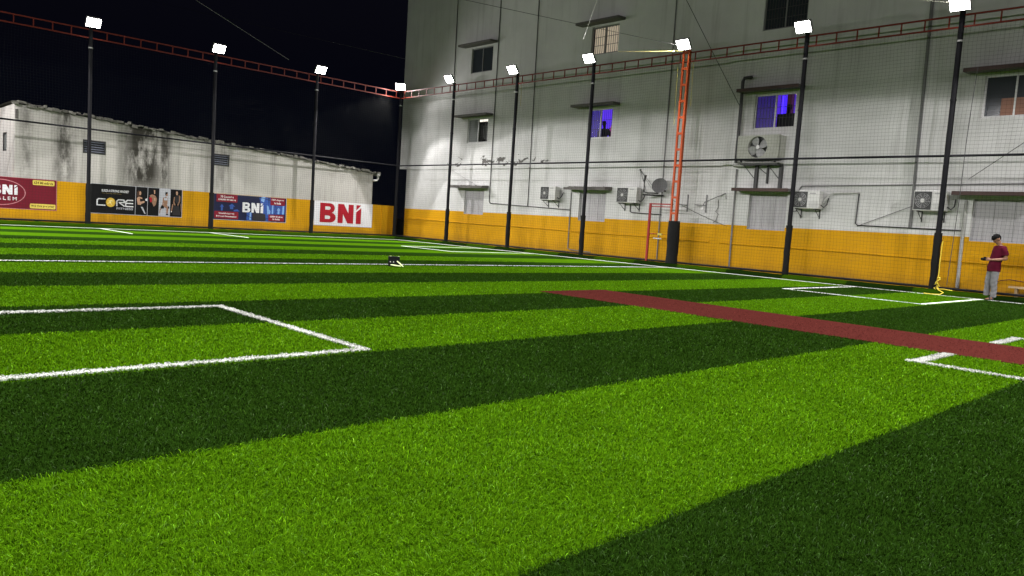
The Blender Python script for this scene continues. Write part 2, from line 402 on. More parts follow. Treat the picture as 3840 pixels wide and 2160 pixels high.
# floodlight poles ------------------------------------------------------
LAMP_Z = 7.66
def lamp_parts(root, base, inward, z=LAMP_Z, out=.34):
    w = Vector(inward); side = Vector((-w.y, w.x, 0)); c = Vector(base) + w*out + Vector((0, 0, z))
    nrm = (w*.80 + Vector((0, 0, -.60))).normalized(); upv = side.cross(nrm).normalized()
    if upv.z < 0: upv = -upv
    h = MB().obox(c - nrm*.05, side, upv, nrm, (.25, .185, .05))
    for k in range(-3, 4): h.obox(c - nrm*.125 + side*(k*.055), side, upv, nrm, (.006, .13, .026))
    hd = h.build('floodlight', M['grey_plastic'], root)
    MB().tube([Vector(base)+Vector((0, 0, z-.14)), c - nrm*.11 - Vector((0, 0, .04))], .022, 8).build('bracket', M['black_paint'], hd)
    MB().obox(c + nrm*.004, side, upv, nrm, (.23, .165, .003)).build('lens', M['lens'], hd)
    return c, nrm
def pole(base, inward, label, pad=True):
    b = Vector(base); root = thing('floodlight_pole', b, label, 'floodlight pole', 'black floodlight poles round the pitch')
    MB().tube([b+Vector((0, 0, .02)), b+Vector((0, 0, 7.55))], .070, 14).build('pole', M['black_paint'], root, True)
    if pad:
        pts, rs = [], []
        for i in range(9):
            pts.append(b+Vector((random.uniform(-.006, .006), random.uniform(-.006, .006), .05+1.62*i/8))); rs.append(.098+random.uniform(-.007, .007))
        MB().tube(pts, rs, 14).build('base_padding', M['padding'], root, True)
    for z in (5.2, 6.75): MB().tube([b+Vector((0, 0, z)), b+Vector((0, 0, z+.05))], .079, 14).build('collar', M['grey_plastic'] if z > 6 else M['black_paint'], root, True)
    lamp_parts(root, b, inward)
    return root
IN_A, IN_B = (0, -1, 0), (1, 0, 0)
pole((0, 0, 0), (.707, -.707, 0), 'black floodlight pole in the corner where the two net fences meet')
for i, lab in ((1, 'black floodlight pole standing between the corner pole and the smallest boarded window'),
               (2, 'black floodlight pole just right of the smallest boarded window under its crumbled canopy'),
               (3, 'black floodlight pole crossing the left edge of the blue window over a boarded window'),
               (5, 'black floodlight pole right of the bare fan cooler, hiding the edge of a blue window'),
               (6, 'black floodlight pole with a yellow rope hanging at its foot'),
               (7, 'black floodlight pole beyond the man in maroon, out past the frame')):
    if i == 7: continue
    pole((SP*i, 0, 0), IN_A, lab)
for j, lab in ((1, 'black floodlight pole between the blue banner and the white banner'),
               (2, 'black floodlight pole between the black fitness banner and the blue banner'),
               (3, 'black floodlight pole between the maroon banner and the black fitness banner')):
    pole((0, -TB*j, 0), IN_B, lab)
# orange lattice column
cb = Vector((SP*4, 0, 0))
lat = thing('lattice_column', cb, 'orange lattice steel column with a black wrapped foot, beside the red gate frame', 'lattice column')
legs = [(-.105, -.10), (.105, -.10), (0, .12)]
for dx, dy in legs: MB().box(cb.x+dx-.032, cb.x+dx+.032, cb.y+dy-.032, cb.y+dy+.032, .02, 7.55).build('leg', M['orange_paint'], lat)
rg = MB(); z = 1.9
while z < 7.5:
    rg.box(cb.x-.072, cb.x+.072, -.128, -.072, z-.04, z+.04)
    for sx in (-1, 1):
        rg.obox((cb.x+sx*.0525, .01, z), (sx*-.105, .22, 0), (0, 0, 1), (.22*sx, .105, 0), (.095, .022, .018))
    z += .555
rg.build('rungs', M['orange_paint'], lat)
pts, rs = [], []
for i in range(10): pts.append(cb+Vector((random.uniform(-.01, .01), 0, .03+1.6*i/9))); rs.append(.212+random.uniform(-.010, .012))
MB().tube(pts, rs, 10).build('base_padding', M['padding'], lat, True)
lamp_parts(lat, cb, IN_A)

# ------------------------------------------------------------------ white building
DA, STEP_X, STEP = .80, 18.35, .11
XW0, XW1, HT = -.93, 44, 17
bld = thing('building', (18, DA, -.3), 'tall white apartment building with yellow painted base behind the net', 'building')
def yplane(x): return DA - (STEP if x > STEP_X else 0)
WIN = {}     # key: (x0, x1, z0, z1)
def rect(u0, v0, u1, v1, x_hint):
    y = yplane(x_hint); a, b = on_a(u0, v0, y), on_a(u1, v1, y)
    return (min(a.x, b.x), max(a.x, b.x), min(a.z, b.z), max(a.z, b.z))
WIN['a1'] = (4.44, 5.94, 8.10, 9.24); WIN['a2'] = (11.84, 13.24, 8.10, 9.19)
WIN['a3'] = (19.40, 20.90, 8.02, 9.16); WIN['b1'] = (4.44, 5.88, 4.85, 5.97); WIN['b2'] = (11.97, 13.22, 4.79, 5.95)
WIN['b3'] = (19.36, 20.80, 4.82, 5.94); WIN['b4'] = (26.08, 27.55, 4.82, 5.94)
WIN['c1'] = (4.50, 5.90, 1.50, 2.64); WIN['c2'] = (11.80, 13.20, 1.48, 2.64); WIN['c3'] = (19.46, 20.80, 1.50, 2.68); WIN['c4'] = (26.13, 27.6, 1.50, 2.66)
DADO = 1.61
def holed(mb, x0, x1, z0, z1, y, holes):
    hs = [h for h in holes if h[0] < x1 and h[1] > x0 and h[2] < z1 and h[3] > z0]
    xs = sorted({x0, x1, *[min(max(v, x0), x1) for h in hs for v in h[:2]]}); zs = sorted({z0, z1, *[min(max(v, z0), z1) for h in hs for v in h[2:]]})
    for i in range(len(xs)-1):
        for j in range(len(zs)-1):
            cx, cz = (xs[i]+xs[i+1])/2, (zs[j]+zs[j+1])/2
            if any(h[0] < cx < h[1] and h[2] < cz < h[3] for h in hs): continue
            mb.sheet([(xs[i], y, zs[j]), (xs[i+1], y, zs[j]), (xs[i+1], y, zs[j+1]), (xs[i], y, zs[j+1])])
wm, dm = MB(), MB(); holes = list(WIN.values())
for xa, xb in ((XW0, STEP_X), (STEP_X, XW1)):
    y = yplane((xa+xb)/2)
    lo = -.34 if xa > 0 else -.34
    xl = -.30 if xa < 0 else xa
    holed(dm, xl, xb, -.34, DADO, y, holes)
    holed(wm, xl, xb, DADO, 3.66, y, holes); holed(wm, xa, xb, 3.66, HT, y, holes)
for mb_, z0, z1 in ((dm, -.34, DADO), (wm, DADO, HT)):
    mb_.sheet([(STEP_X, DA, z0), (STEP_X, DA-STEP, z0), (STEP_X, DA-STEP, z1), (STEP_X, DA, z1)])
dm.sheet([(-.30, DA, -.34), (-.30, DA+9, -.34), (-.30, DA+9, DADO), (-.30, DA, DADO)])
wm.sheet([(-.30, DA, DADO), (-.30, DA+9, DADO), (-.30, DA+9, 3.66), (-.30, DA, 3.66)])
wm.sheet([(XW0, DA, 3.66), (XW0, DA+9, 3.66), (XW0, DA+9, HT), (XW0, DA, HT)])
wm.sheet([(XW0, DA, 3.66), (-.30, DA, 3.66), (-.30, DA+9, 3.66), (XW0, DA+9, 3.66)])
wm.sheet([(XW0, DA, HT), (XW1, DA, HT), (XW1, DA+9, HT), (XW0, DA+9, HT)])
for h in holes:      # plastered reveals
    y = yplane(h[0]); tgt = wm; dp = .16
    for q in ([(h[0], y, h[2]), (h[0], y+dp, h[2]), (h[0], y+dp, h[3]), (h[0], y, h[3])], [(h[1], y, h[2]), (h[1], y+dp, h[2]), (h[1], y+dp, h[3]), (h[1], y, h[3])],
              [(h[0], y, h[2]), (h[1], y, h[2]), (h[1], y+dp, h[2]), (h[0], y+dp, h[2])], [(h[0], y, h[3]), (h[1], y, h[3]), (h[1], y+dp, h[3]), (h[0], y+dp, h[3])]):
        tgt.sheet(q)
wm.build('wall', M['white_wall'], bld); dm.build('painted_dado', M['yellow'], bld)

def frame_bars(h, y, w, d, mull=True):
    m = MB(); x0, x1, z0, z1 = h
    m.box(x0, x0+w, y, y+d, z0, z1); m.box(x1-w, x1, y, y+d, z0, z1); m.box(x0+w, x1-w, y, y+d, z0, z0+w); m.box(x0+w, x1-w, y, y+d, z1-w, z1)
    if mull: xm = (x0+x1)/2; m.box(xm-w*.5, xm+w*.5, y+.002, y+d-.002, z0+w, z1-w)
    return m
def grille(x0, x1, z0, z1, y, nv=5, hz=(.33, .66)):
    m = MB()
    for i in range(1, nv): x = x0+(x1-x0)*i/nv; m.box(x-.007, x+.007, y, y+.014, z0, z1)
    for f in hz: z = z0+(z1-z0)*f; m.box(x0, x1, y-.006, y+.008, z-.008, z+.008)
    return m
def sliding_window(key, kind):
    h = WIN[key]; y = yplane(h[0]); x0, x1, z0, z1 = h; xm = (x0+x1)/2
    f = frame_bars(h, y+.05, .045, .06).build('window', M['pipe'] if key in ('a1', 'a2', 'a3') else M['alu'], bld)
    if kind == 'dark':
        for a, b in ((x0+.045, xm-.023), (xm+.023, x1-.045)): MB().box(a, b, y+.075, y+.081, z0+.045, z1-.045).build('pane', M['glass_dark'], f)
        grille(x0+.05, x1-.05, z0+.05, z1-.05, y+.062, 14, (.3, .6)).build('grille', M['dark_pipe'], f) if key == 'a3' else None
    if kind == 'warm':       # lit pleated curtain behind clear glass and bars
        cu = MB(); n = 44; vs = []
        for i in range(n+1):
            x = x0+.03+(x1-x0-.06)*i/n; yy = y+.20+.022*math.sin(i*1.15)+.01*math.sin(i*.53)
            vs += [(x, yy, z0+.02), (x, yy, z1-.02)]
        cu.add(vs, [(2*i, 2*i+2, 2*i+3, 2*i+1) for i in range(n)]).build('curtain', M['warm_curtain'], f)
        grille(x0+.05, x1-.05, z0+.05, z1-.05, y+.125, 12, (.33, .66)).build('grille', M['dark_pipe'], f)
    if kind in ('open', 'blue'):
        MB().box(x0+.045, xm-.023, y+.075, y+.081, z0+.045, z1-.045).build('pane', M['frost'] if kind == 'open' else M['tint_glass'], f)
        grille(xm+.02, x1-.04, z0+.05, z1-.05, y+.125, 6, (.3, .64)).build('grille', M['dark_pipe'], f)
        grille(x0+.04, xm-.02, z0+.05, z1-.05, y+.125, 6, (.3, .64)).build('grille', M['dark_pipe'], f)
    return f
m, n, l, b = new_mat('warm_curtain'); M['warm_curtain'] = m
st_ = noise(n, l, (14, 1, .6), 3)
cc = mixc(n, l, st_, (.44, .36, .27), (.74, .64, .50)); l.new(cc, b.inputs['Base Color']); l.new(cc, b.inputs['Emission Color']); b.inputs['Emission Strength'].default_value = .5; b.inputs['Roughness'].default_value = .9
m, n, l, b = new_mat('tinted_glass'); M['tint_glass'] = m
tr = N(n, 'ShaderNodeBsdfTransparent'); tr.inputs[0].default_value = (.62, .60, .75, 1); b.inputs['Base Color'].default_value = (.12, .10, .20, 1); b.inputs['Roughness'].default_value = .2
ms = N(n, 'ShaderNodeMixShader'); ms.inputs[0].default_value = .35; l.new(tr.outputs[0], ms.inputs[1]); l.new(b.outputs[0], ms.inputs[2]); l.new(ms.outputs[0], n['Material Output'].inputs['Surface'])
M['room_dark'] = plain('dark_room', (.03, .03, .035), .9)
M['violet_glow'] = glow('violet_room_glow', (.15, .05, .85), .5)
M['tube_blue'] = glow('blue_tube', (.05, .02, 1.0), 3.0)
M['tube_warm'] = glow('warm_lamp', (1.0, .72, .28), 3.0)
M['magenta_glow'] = glow('magenta_glow', (.55, .06, .30), .5)
M['room_lamp'] = glow('room_lamp', (1, .95, .82), 1.6)
sliding_window('a1', 'dark'); sliding_window('a2', 'warm'); sliding_window('a3', 'dark'); fb4 = sliding_window('b4', 'dark')
def room(f, key, dep, back, left=1.6):
    h = WIN[key]; y = yplane(h[0]); x0, x1, z0, z1 = h; e = .25; fl = z0-1.02; xl = x0-left
    MB().sheet([(xl, y+dep, fl), (x1+e, y+dep, fl), (x1+e, y+dep, z1+.9), (xl, y+dep, z1+.9)]).build('room_back', back, f)
    s = MB(); s.sheet([(xl, y+.17, fl), (xl, y+dep, fl), (xl, y+dep, z1+.9), (xl, y+.17, z1+.9)]); s.sheet([(x1+e, y+.17, fl), (x1+e, y+dep, fl), (x1+e, y+dep, z1+.9), (x1+e, y+.17, z1+.9)])
    s.sheet([(xl, y+.17, fl), (x1+e, y+.17, fl), (x1+e, y+dep, fl), (xl, y+dep, fl)]); s.sheet([(xl, y+.17, z1+.9), (x1+e, y+.17, z1+.9), (x1+e, y+dep, z1+.9), (xl, y+dep, z1+.9)])
    s.build('room_shell', M['room_dark'], f)
    return fl
fb1 = sliding_window('b1', 'open'); room(fb1, 'b1', 1.2, M['room_dark'])
lx = on_a(1815, 450, DA+.6); MB().box(lx.x-.35, lx.x+.3, DA+.6, DA+.7, lx.z-.06, lx.z+.5).build('room_lamp', M['room_lamp'], fb1)
h = WIN['b1']; cl = MB()           # cloths drying behind the bars
for i in range(9):
    x = h[0]+.60+i*.075; w_ = random.uniform(.02, .05); zt = h[3]-random.uniform(.16, .3); zb_ = h[2]+random.uniform(.02, .3)
    cl.box(x-w_/2, x+w_/2, DA+.30+.02*(i % 3), DA+.31+.02*(i % 3), zb_, zt)
cl.build('hanging_cloth', M['frost'], fb1)
fb2 = sliding_window('b2', 'blue'); FL2 = room(fb2, 'b2', 1.5, M['sky_blue_room'], 2.2)
q = on_a(2296, 502, DA+1.3); MB().ball(tuple(q), (.17, .08, .40)).build('lamp_shade', M['magenta_glow'], fb2)
fb3 = sliding_window('b3', 'blue'); FL3 = room(fb3, 'b3', 1.6, M['violet_glow'])
yb = yplane(20); a, b2, c_ = on_a(2930, 430, yb+1.45), on_a(2936, 430, yb+1.45), on_a(2933, 360, yb+1.45)
MB().box(a.x, b2.x, yb+1.45, yb+1.5, b2.z-.1, c_.z).build('blue_tube', M['tube_blue'], fb3)
a, b2 = on_a(2952, 390, yb+1.4), on_a(2968, 390, yb+1.4); MB().box(a.x, b2.x, yb+1.4, yb+1.55, FL3, a.z+.55).build('wardrobe', glow('maroon_cupboard_glow', (.10, .03, .05), .35), fb3)  # cupboard emits a dim maroon in place of light from the room
MB().sheet([tuple(on_a(u, v, yb+d)) for u, v, d in ((2974, 349, .9), (3000, 344, .9), (3000, 359, .5), (2997, 358, .5))]).build('ceiling_lamp', M['tube_warm'], fb3)
a, b2 = on_a(2915, 428, yb+.30), on_a(2990, 428, yb+.30); MB().box(a.x, b2.x, yb+.3, yb+.55, FL3, a.z).build('table', M['dark_cloth'], fb3)
h = WIN['b4']; MB().box(h[0]+.42, h[1]-.05, yb+.060, yb+.072, h[2]+.05, h[2]+.50).build('curtain', glow('dim_amber_curtain', (.16, .07, .04), .22), fb4)

def boarded(key):
    h = WIN[key]; y = yplane(h[0]); x0, x1, z0, z1 = h
    f = frame_bars(h, y+.10, .03, .04, False).build('window', M['sheet'], bld)
    n = 3; w_ = (x1-x0-.06)/n
    for i in range(n):
        a = x0+.03+i*w_; p = MB(); q = 12; vs = []
        for k_ in range(q+1): xx = a+.004+(w_-.008)*k_/q; yy = y+.12+.006*math.sin(k_/q*2*PI*3); vs += [(xx, yy, z0+.03), (xx, yy, z1-.03)]
        p.add(vs, [(2*k_, 2*k_+2, 2*k_+3, 2*k_+1) for k_ in range(q)])
        p.build('shutter', M['sheet'], f)
    gaps = MB().sheet([(x0, y+.15, z0), (x1, y+.15, z0), (x1, y+.15, z1), (x0, y+.15, z1)]); gaps.build('backing', M['dark_pipe'], f)
for k_ in ('c1', 'c2', 'c3', 'c4'): boarded(k_)
def shade(key, red, rough=False, ext=.5):
    h = WIN[key]; y = yplane(h[0]); z = h[3]+.06; d = .46; m = MB()
    x0, x1 = h[0]-ext, h[1]+ext*.55
    n = 14; vs = []; fs = []
    for i in range(n+1):
        x = x0+(x1-x0)*i/n; j = random.uniform(-.012, .012) if rough else 0; t_ = .10 + (random.uniform(-.02, .05) if rough else 0)
        vs += [(x, y-d+j, z+.0), (x, y-.0, z+.02), (x, y-.0, z+t_+.02), (x, y-d+j, z+t_*.95)]
    for i in range(n): fs += [(4*i+q, 4*i+(q+1) % 4, 4*i+4+(q+1) % 4, 4*i+4+q) for q in range(4)]
    fs += [(0, 1, 2, 3), (4*n, 4*n+3, 4*n+2, 4*n+1)]
    o = m.add(vs, fs).build('sunshade', M['concrete'], bld)
    if red: MB().box(x0-.004, x1+.004, y-d-.026, y-d-.003-.0, z-.004, z+.10).build('fascia', M['brown_edge'], o)
    if rough:
        q = MB()
        for _ in range(26):
            x = random.uniform(x0+.1, x1-.1); s = random.uniform(.02, .06)
            q.ball((x, y-random.uniform(.05, .4), z+.12), (s, s, s*.6), 6, 4)
        tag(q.build('rubble', M['concrete'], o), kind='stuff')
    return o
shade('a1', 0); shade('a2', 0); shade('b1', 0, False, .55); shade('b2', 0, False, .6); shade('b3', 1, False, .45); shade('b4', 1, False, .42)
shade('c1', 0, True, .55); shade('c2', 0, True, .5); shade('c3', 1, False, .42); shade('c4', 1, False, .42)

def run(name, pts, r, mat, n=6): return MB().tube(pts, r, n).build(name, mat, bld, True)
def W(x, z, off=.03): return (x, yplane(x)-off, z)
run('drainpipe', [W(3.2, 13), W(3.25, 6.4)], .018, M['dark_pipe'])
run('drainpipe', [W(6.30, 13), W(6.32, 2.12), W(6.40, 2.04), W(8.9, 1.97), W(11.36, 1.89)], .020, M['dark_pipe'])
run('drainpipe', [W(8.72, 13), W(8.86, 1.98)], .018, M['dark_pipe'])
run('drainpipe', [W(11.36, 2.62), W(11.38, .30), W(11.5, .26), W(12.6, .22)], .022, M['pipe'])
run('drainpipe', [W(15.82, 13), W(15.86, .2)], .022, M['pipe'])
run('drainpipe', [W(24.50, 13), W(24.60, 1.8)], .045, M['pipe'])
run('drainpipe', [W(25.96, 2.6), W(25.98, .2)], .045, M['pale_pipe'])
run('drainpipe', [W(18.93, 3.5, .06), W(18.96, .15, .06)], .028, M['pipe'])
run('conduit', [W(21.21, 2.30), W(21.19, 2.84), W(21.26, 2.95), W(24, 3.0), W(28, 3.08)], .022, M['pipe'])
run('conduit', [W(23.07, 2.74), W(23.05, 1.84), W(23.12, 1.79), W(25.98, 1.77)], .020, M['dark_pipe'])
run('conduit', [W(14.45, 2.2), W(14.46, 1.93), W(14.55, 1.89), W(15.9, 1.86)], .020, M['dark_pipe'])
run('skirting_pipe', [W(x, 1.105-.0066*x+.01*math.sin(x*.9), .03) for x in [-.2+i*.7 for i in range(27)]], .024, M['yellow'])
run('skirting_pipe', [W(x, 1.105-.0066*x+.01*math.sin(x*.9), .03) for x in [18.5+i*.7 for i in range(20)]], .024, M['yellow'])
# stand-off black waste pipe beside the upper blue window
wp = [(18.94, .52, 3.70), (18.94, .52, 6.40), (18.98, .52, 6.50), (19.25, .55, 6.52)]
run('waste_pipe', wp, .055, M['dark_pipe'], 10)
run('waste_pipe', [W(18.80, 3.62), (18.94, .5, 3.62), (19.3, .5, 3.60)], .05, M['pale_pipe'], 10)

# ------------------------------------------------------------------ air conditioners
def ac_unit(x, z, w, hh, label, front=.42):
    y1 = yplane(x); y0 = y1-front
    root = thing('air_conditioner', (x, y0, z), label, 'air conditioner', 'outdoor air conditioner units on the white building')
    MB().box(x, x+w, y0, y0+.28, z, z+hh).build('casing', M['ac_white'], root, bevel=.015)
    fx0, fx1 = x+.02, x+w*.56; cx, cz, r = (fx0+fx1)/2, z+hh/2, min(fx1-fx0, hh)*.46
    MB().box(fx0, fx1, y0-.006, y0-.001, z+.03, z+hh-.03).build('fan_grille', M['ac_dark'], root)
    rg_ = MB()
    for q in (.35, .55, .75, .95):
        pts = [(cx+r*q*math.cos(a*PI/12), y0-.012, cz+r*q*math.sin(a*PI/12)) for a in range(25)]
        rg_.tube(pts, .005, 4)
    for a in range(12): rg_.tube([(cx+.05*math.cos(a*PI/6), y0-.012, cz+.05*math.sin(a*PI/6)), (cx+r*math.cos(a*PI/6+.4), y0-.012, cz+r*math.sin(a*PI/6+.4))], .004, 4)
    rg_.build('guard', M['grey_plastic'], root)
    MB().disc((cx, y0-.016, cz), (0, -1, 0), .055, .006).build('hub', M['ac_white'], root)
    lv = MB()
    for i in range(5): lv.box(x+w*.62, x+w-.03, y0-.004, y0-.0005, z+hh*.12+i*.035, z+hh*.12+i*.035+.010)
    MB().box(x+w*.64, x+w*.86, y0-.004, y0-.0005, z+hh-.10, z+hh-.06).build('label_plate', M['grey_plastic'], root)
    lv.build('side_louvre', M['grey_plastic'], root)
    bk = MB()
    for xx in (x+.12, x+w-.14):
        bk.box(xx, xx+.03, y0-.03, y1, z-.035, z-.002); bk.box(xx, xx+.03, y1-.03, y1-.002, z-.30, z-.035)
        bk.tube([(xx+.015, y0+.05, z-.03), (xx+.015, y1-.02, z-.26)], .012, 6)
    bk.build('bracket', M['dark_pipe'], root)
    hs = MB().tube([(x+w, y0+.15, z+.12), (x+w+.10, y0+.14, z+.05), (x+w+.16, y0+.2, z+.14), (x+w+.13, y1-.06, z+.34)], .02, 6); hs.build('hose', M['dark_pipe'], root, True)
    return root
ac_unit(9.96, 2.26, .86, .57, 'small white air conditioner hanging left of the second boarded window')
ac_unit(14.05, 2.24, .95, .59, 'white air conditioner beside the grey satellite dish')
ac_unit(21.18, 2.23, .86, .55, 'white air conditioner under the long horizontal conduit, its pale hose bent to the right')
ac_unit(24.74, 2.27, .84, .56, 'white air conditioner partly hidden by the pole with the yellow rope')
run('conduit', [W(22.05, 2.42, .2), W(22.22, 2.66, .16), W(22.30, 2.74, .12), W(23.07, 2.76)], .026, M['pale_pipe'])
# old cooler with a bare fan on a steel stand
cx0, cx1, cz0, cz1 = 19.10, 20.56, 3.82, 4.55; yq = yplane(20); y0 = yq-.42
cooler = thing('air_cooler', (cx0, y0, cz0), 'weathered grey cooler box with a bare round fan, on a black wall stand', 'air cooler')
fr = MB(); fcx, fcz, fr_ = (cx0+cx1)/2+.03-.05, (cz0+cz1)/2-.01, .345
nn = 40       # front panel with a round hole
outer = []
for i in range(nn):
    a = 2*PI*i/nn; c_, s_ = math.cos(a), math.sin(a); hx, hz = (cx1-cx0)/2, (cz1-cz0)/2
    k2 = min(hx/abs(c_) if abs(c_) > 1e-6 else 9, hz/abs(s_) if abs(s_) > 1e-6 else 9); outer.append(((cx0+cx1)/2+c_*k2, y0, (cz0+cz1)/2+s_*k2))
inner = [(fcx+fr_*math.cos(2*PI*i/nn), y0, fcz+fr_*math.sin(2*PI*i/nn)) for i in range(nn)]
deep = [(p[0], y0+.16, p[2]) for p in inner]
fr.add(outer+inner+deep, [(i, (i+1) % nn, nn+(i+1) % nn, nn+i) for i in range(nn)] + [(nn+i, nn+(i+1) % nn, 2*nn+(i+1) % nn, 2*nn+i) for i in range(nn)])
fr.build('front_panel', M['ac_old'], cooler)
MB().box(cx0, cx1, y0+.165, yq-.003, cz0, cz1).build('body', M['ac_dark'], cooler)
sd = MB(); sd.box(cx0, cx1, y0+.003, y0+.165, cz1, cz1+.012); sd.box(cx0, cx1, y0+.003, y0+.165, cz0-.012, cz0); sd.box(cx0-.012, cx0, y0+.003, yq-.003, cz0, cz1); sd.box(cx1, cx1+.012, y0+.003, yq-.003, cz0, cz1)
sd.build('casing', M['ac_old'], cooler)
for i in range(4):
    a = i*PI/2+.5; bl = MB(); vs = []
    for q in range(7):
        rr = .05+.27*q/6; w_ = .05+.09*math.sin(q/6*PI*.75)
        for sgn in (-1, 1): vs.append((fcx+rr*math.cos(a)-sgn*w_*math.sin(a), y0+.06+sgn*.035, fcz+rr*math.sin(a)+sgn*w_*math.cos(a)))
    bl.add(vs, [(2*q, 2*q+2, 2*q+3, 2*q+1) for q in range(6)]).build('fan_blade', M['grey_plastic'], cooler)
MB().disc((fcx, y0+.02, fcz), (0, 1, 0), .06, .08).build('hub', M['alu'], cooler)
stn = MB(); zt = 3.60
stn.box(cx0+.15, cx1, y0-.02, yq-.003, zt, zt+.05)
for xx, zl in ((19.62, 2.86), (20.05, 3.02), (20.48, 2.86)):
    stn.box(xx, xx+.10 if zl < 3 else xx+.04, yq-.11, yq-.004, zl, zt-.002); stn.tube([(xx-.25, y0+.02, zt), (xx+.02, yq-.06, zl+.28)], .012, 6)
stn.build('stand', M['dark_pipe'], cooler)
MB().box(cx0+.02, cx1+.05, y0-.015, yq-.06, zt+.055, zt+.075).build('shelf', M['ac_old'], cooler)
for xx in (cx0+.1, cx1-.15): MB().box(xx, xx+.05, y0+.05, y0+.12, zt+.077, cz0-.013).build('foot', M['dark_pipe'], cooler)
# switch box, satellite dish, wall brackets, lamp arm
jb = thing('switch_box', (20.98, .58, 2.3), 'small grey switch box with looping black cable right of a boarded window', 'switch box')
MB().box(20.94, 21.08, yq-.12, yq-.003, 2.34, 2.62).build('box', M['pipe'], jb, bevel=.01)
MB().tube([(21.0, yq-.06, 2.33), (20.98, yq-.07, 2.22), (21.06, yq-.07, 2.13), (21.17, yq-.06, 2.16), (21.21, yq-.05, 2.32)], .016, 6).build('cable', M['dark_pipe'], jb, True)
dish = thing('satellite_dish', (15.9, .55, 2.6), 'grey satellite dish with feed arm on the wall behind the red gate frame', 'satellite dish')
dc = Vector((15.98, .42, 2.90)); dn = Vector((.35, -1, .35)).normalized(); da = dn.cross(Vector((0, 0, 1))).normalized(); db = da.cross(dn)
vs, fs = [dc+dn*-.06], []
for i in range(1, 6):
    for k_ in range(24):
        a = 2*PI*k_/24; rr = .29*i/5; vs.append(dc + (da*math.cos(a)+db*math.sin(a))*rr + dn*(-.06+.08*(i/5)**2))
fs += [(0, 1+k_, 1+(k_+1) % 24) for k_ in range(24)]
for i in range(4): fs += [(1+i*24+k_, 1+(i+1)*24+k_, 1+(i+1)*24+(k_+1) % 24, 1+i*24+(k_+1) % 24) for k_ in range(24)]
MB().add(vs, fs).build('reflector', M['dish'], dish, True)
MB().tube([dc-db*.30, Vector((15.55, .30, 2.62)), Vector((15.42, .25, 2.66)), Vector((15.42, .24, 3.05))], .028, 8).build('feed_arm', M['dark_pipe'], dish, True)
MB().tube([Vector((15.42, .24, 3.05)), Vector((15.47, .22, 3.26))], [.035, .05], 10).build('feed_horn', M['dark_pipe'], dish, True)
mt = MB(); mt.tube([dc-dn*.07, (16.0, DA-.02, 2.72)], .03, 8); mt.tube([(15.3, .35, 2.56), (15.95, DA-.03, 2.56)], .03, 8); mt.build('mount', M['dark_pipe'], dish, True)
ant = thing('antenna_wires', (14.83, .7, 2.9), 'thin black wires fanning down from a nail above the air conditioner by the dish', 'wire')
aw = MB(); top = Vector((14.80, DA-.04, 3.52))
for e in ((14.86, .74, 2.87), (15.2, .72, 2.70), (15.32, .5, 2.72), (15.5, .6, 2.8), (15.75, .7, 2.62)): aw.tube([top, e], .007, 4)
aw.ball(top, .03, 8, 6); aw.build('wires', M['cable'], ant)
for xq in (16.98, 17.75):
    br_ = thing('wall_bracket', (xq, DA, 2.4), 'thin grey cross bracket on the wall, the one %s' % ('nearer the lattice column' if xq < 17.3 else 'nearer the pipe arm'), 'bracket', 'cross brackets on the white wall')
    MB().box(xq, xq+.035, DA-.035, DA-.002, 2.0, 2.62).build('upright', M['pipe'], br_)
    MB().tube([(xq+.017, DA-.04, 2.24), (xq-.30, DA-.26, 2.25)], .016, 6).build('arm', M['pipe'], br_)
arm = thing('lamp_arm', (18.6, DA, 2.5), 'grey bent pipe arm with a small lamp holder left of a boarded window', 'lamp arm')
MB().tube([(18.86, DA-.06, 2.50), (18.58, DA-.10, 2.50), (18.56, DA-.12, 2.68), (17.9, DA-.35, 2.34), (17.86, DA-.36, 2.20)], .018, 6).build('arm', M['pipe'], arm, True)
MB().tube([(17.86, DA-.36, 2.20), (17.85, DA-.36, 2.09)], [.02, .045], 10).build('lamp_holder', M['alu'], arm, True)
MB().tube([(18.25, DA-.04, 2.45), (18.27, DA-.04, 2.2), (18.18, DA-.04, 2.05), (18.30, DA-.04, 1.95), (18.22, DA-.04, 1.75), (18.12, DA-.04, 1.66)], .008, 5).build('loose_wire', M['cable'], arm, True)

# ------------------------------------------------------------------ red gate frame
gate = thing('gate_frame', (15.98, 0, 0), 'red steel gate frame between two floodlight posts, left of the orange lattice column', 'gate')
MB().box(15.92, 15.99, -.035, .035, .03, 2.24).build('post', M['red_paint'], gate)
MB().box(15.995, 16.92, -.025, .025, 2.19, 2.235).build('top_bar', M['red_paint'], gate)
MB().box(15.995, 16.92, -.02, .02, 2.10, 2.135).build('top_bar', M['red_paint'], gate)
MB().tube([(15.995, 0, 1.02), (16.02, 0, 1.14), (16.9, 0, 1.14)], .018, 8).build('middle_bar', M['red_paint'], gate, True)
MB().box(16.38, 16.55, -.03, .03, 1.10, 1.17).build('latch', M['yellow_cable'], gate)
MB().tube([(16.2, -.02, .98), (16.55, -.02, .97)], .02, 8).build('bolt', M['pale_pipe'], gate, True)

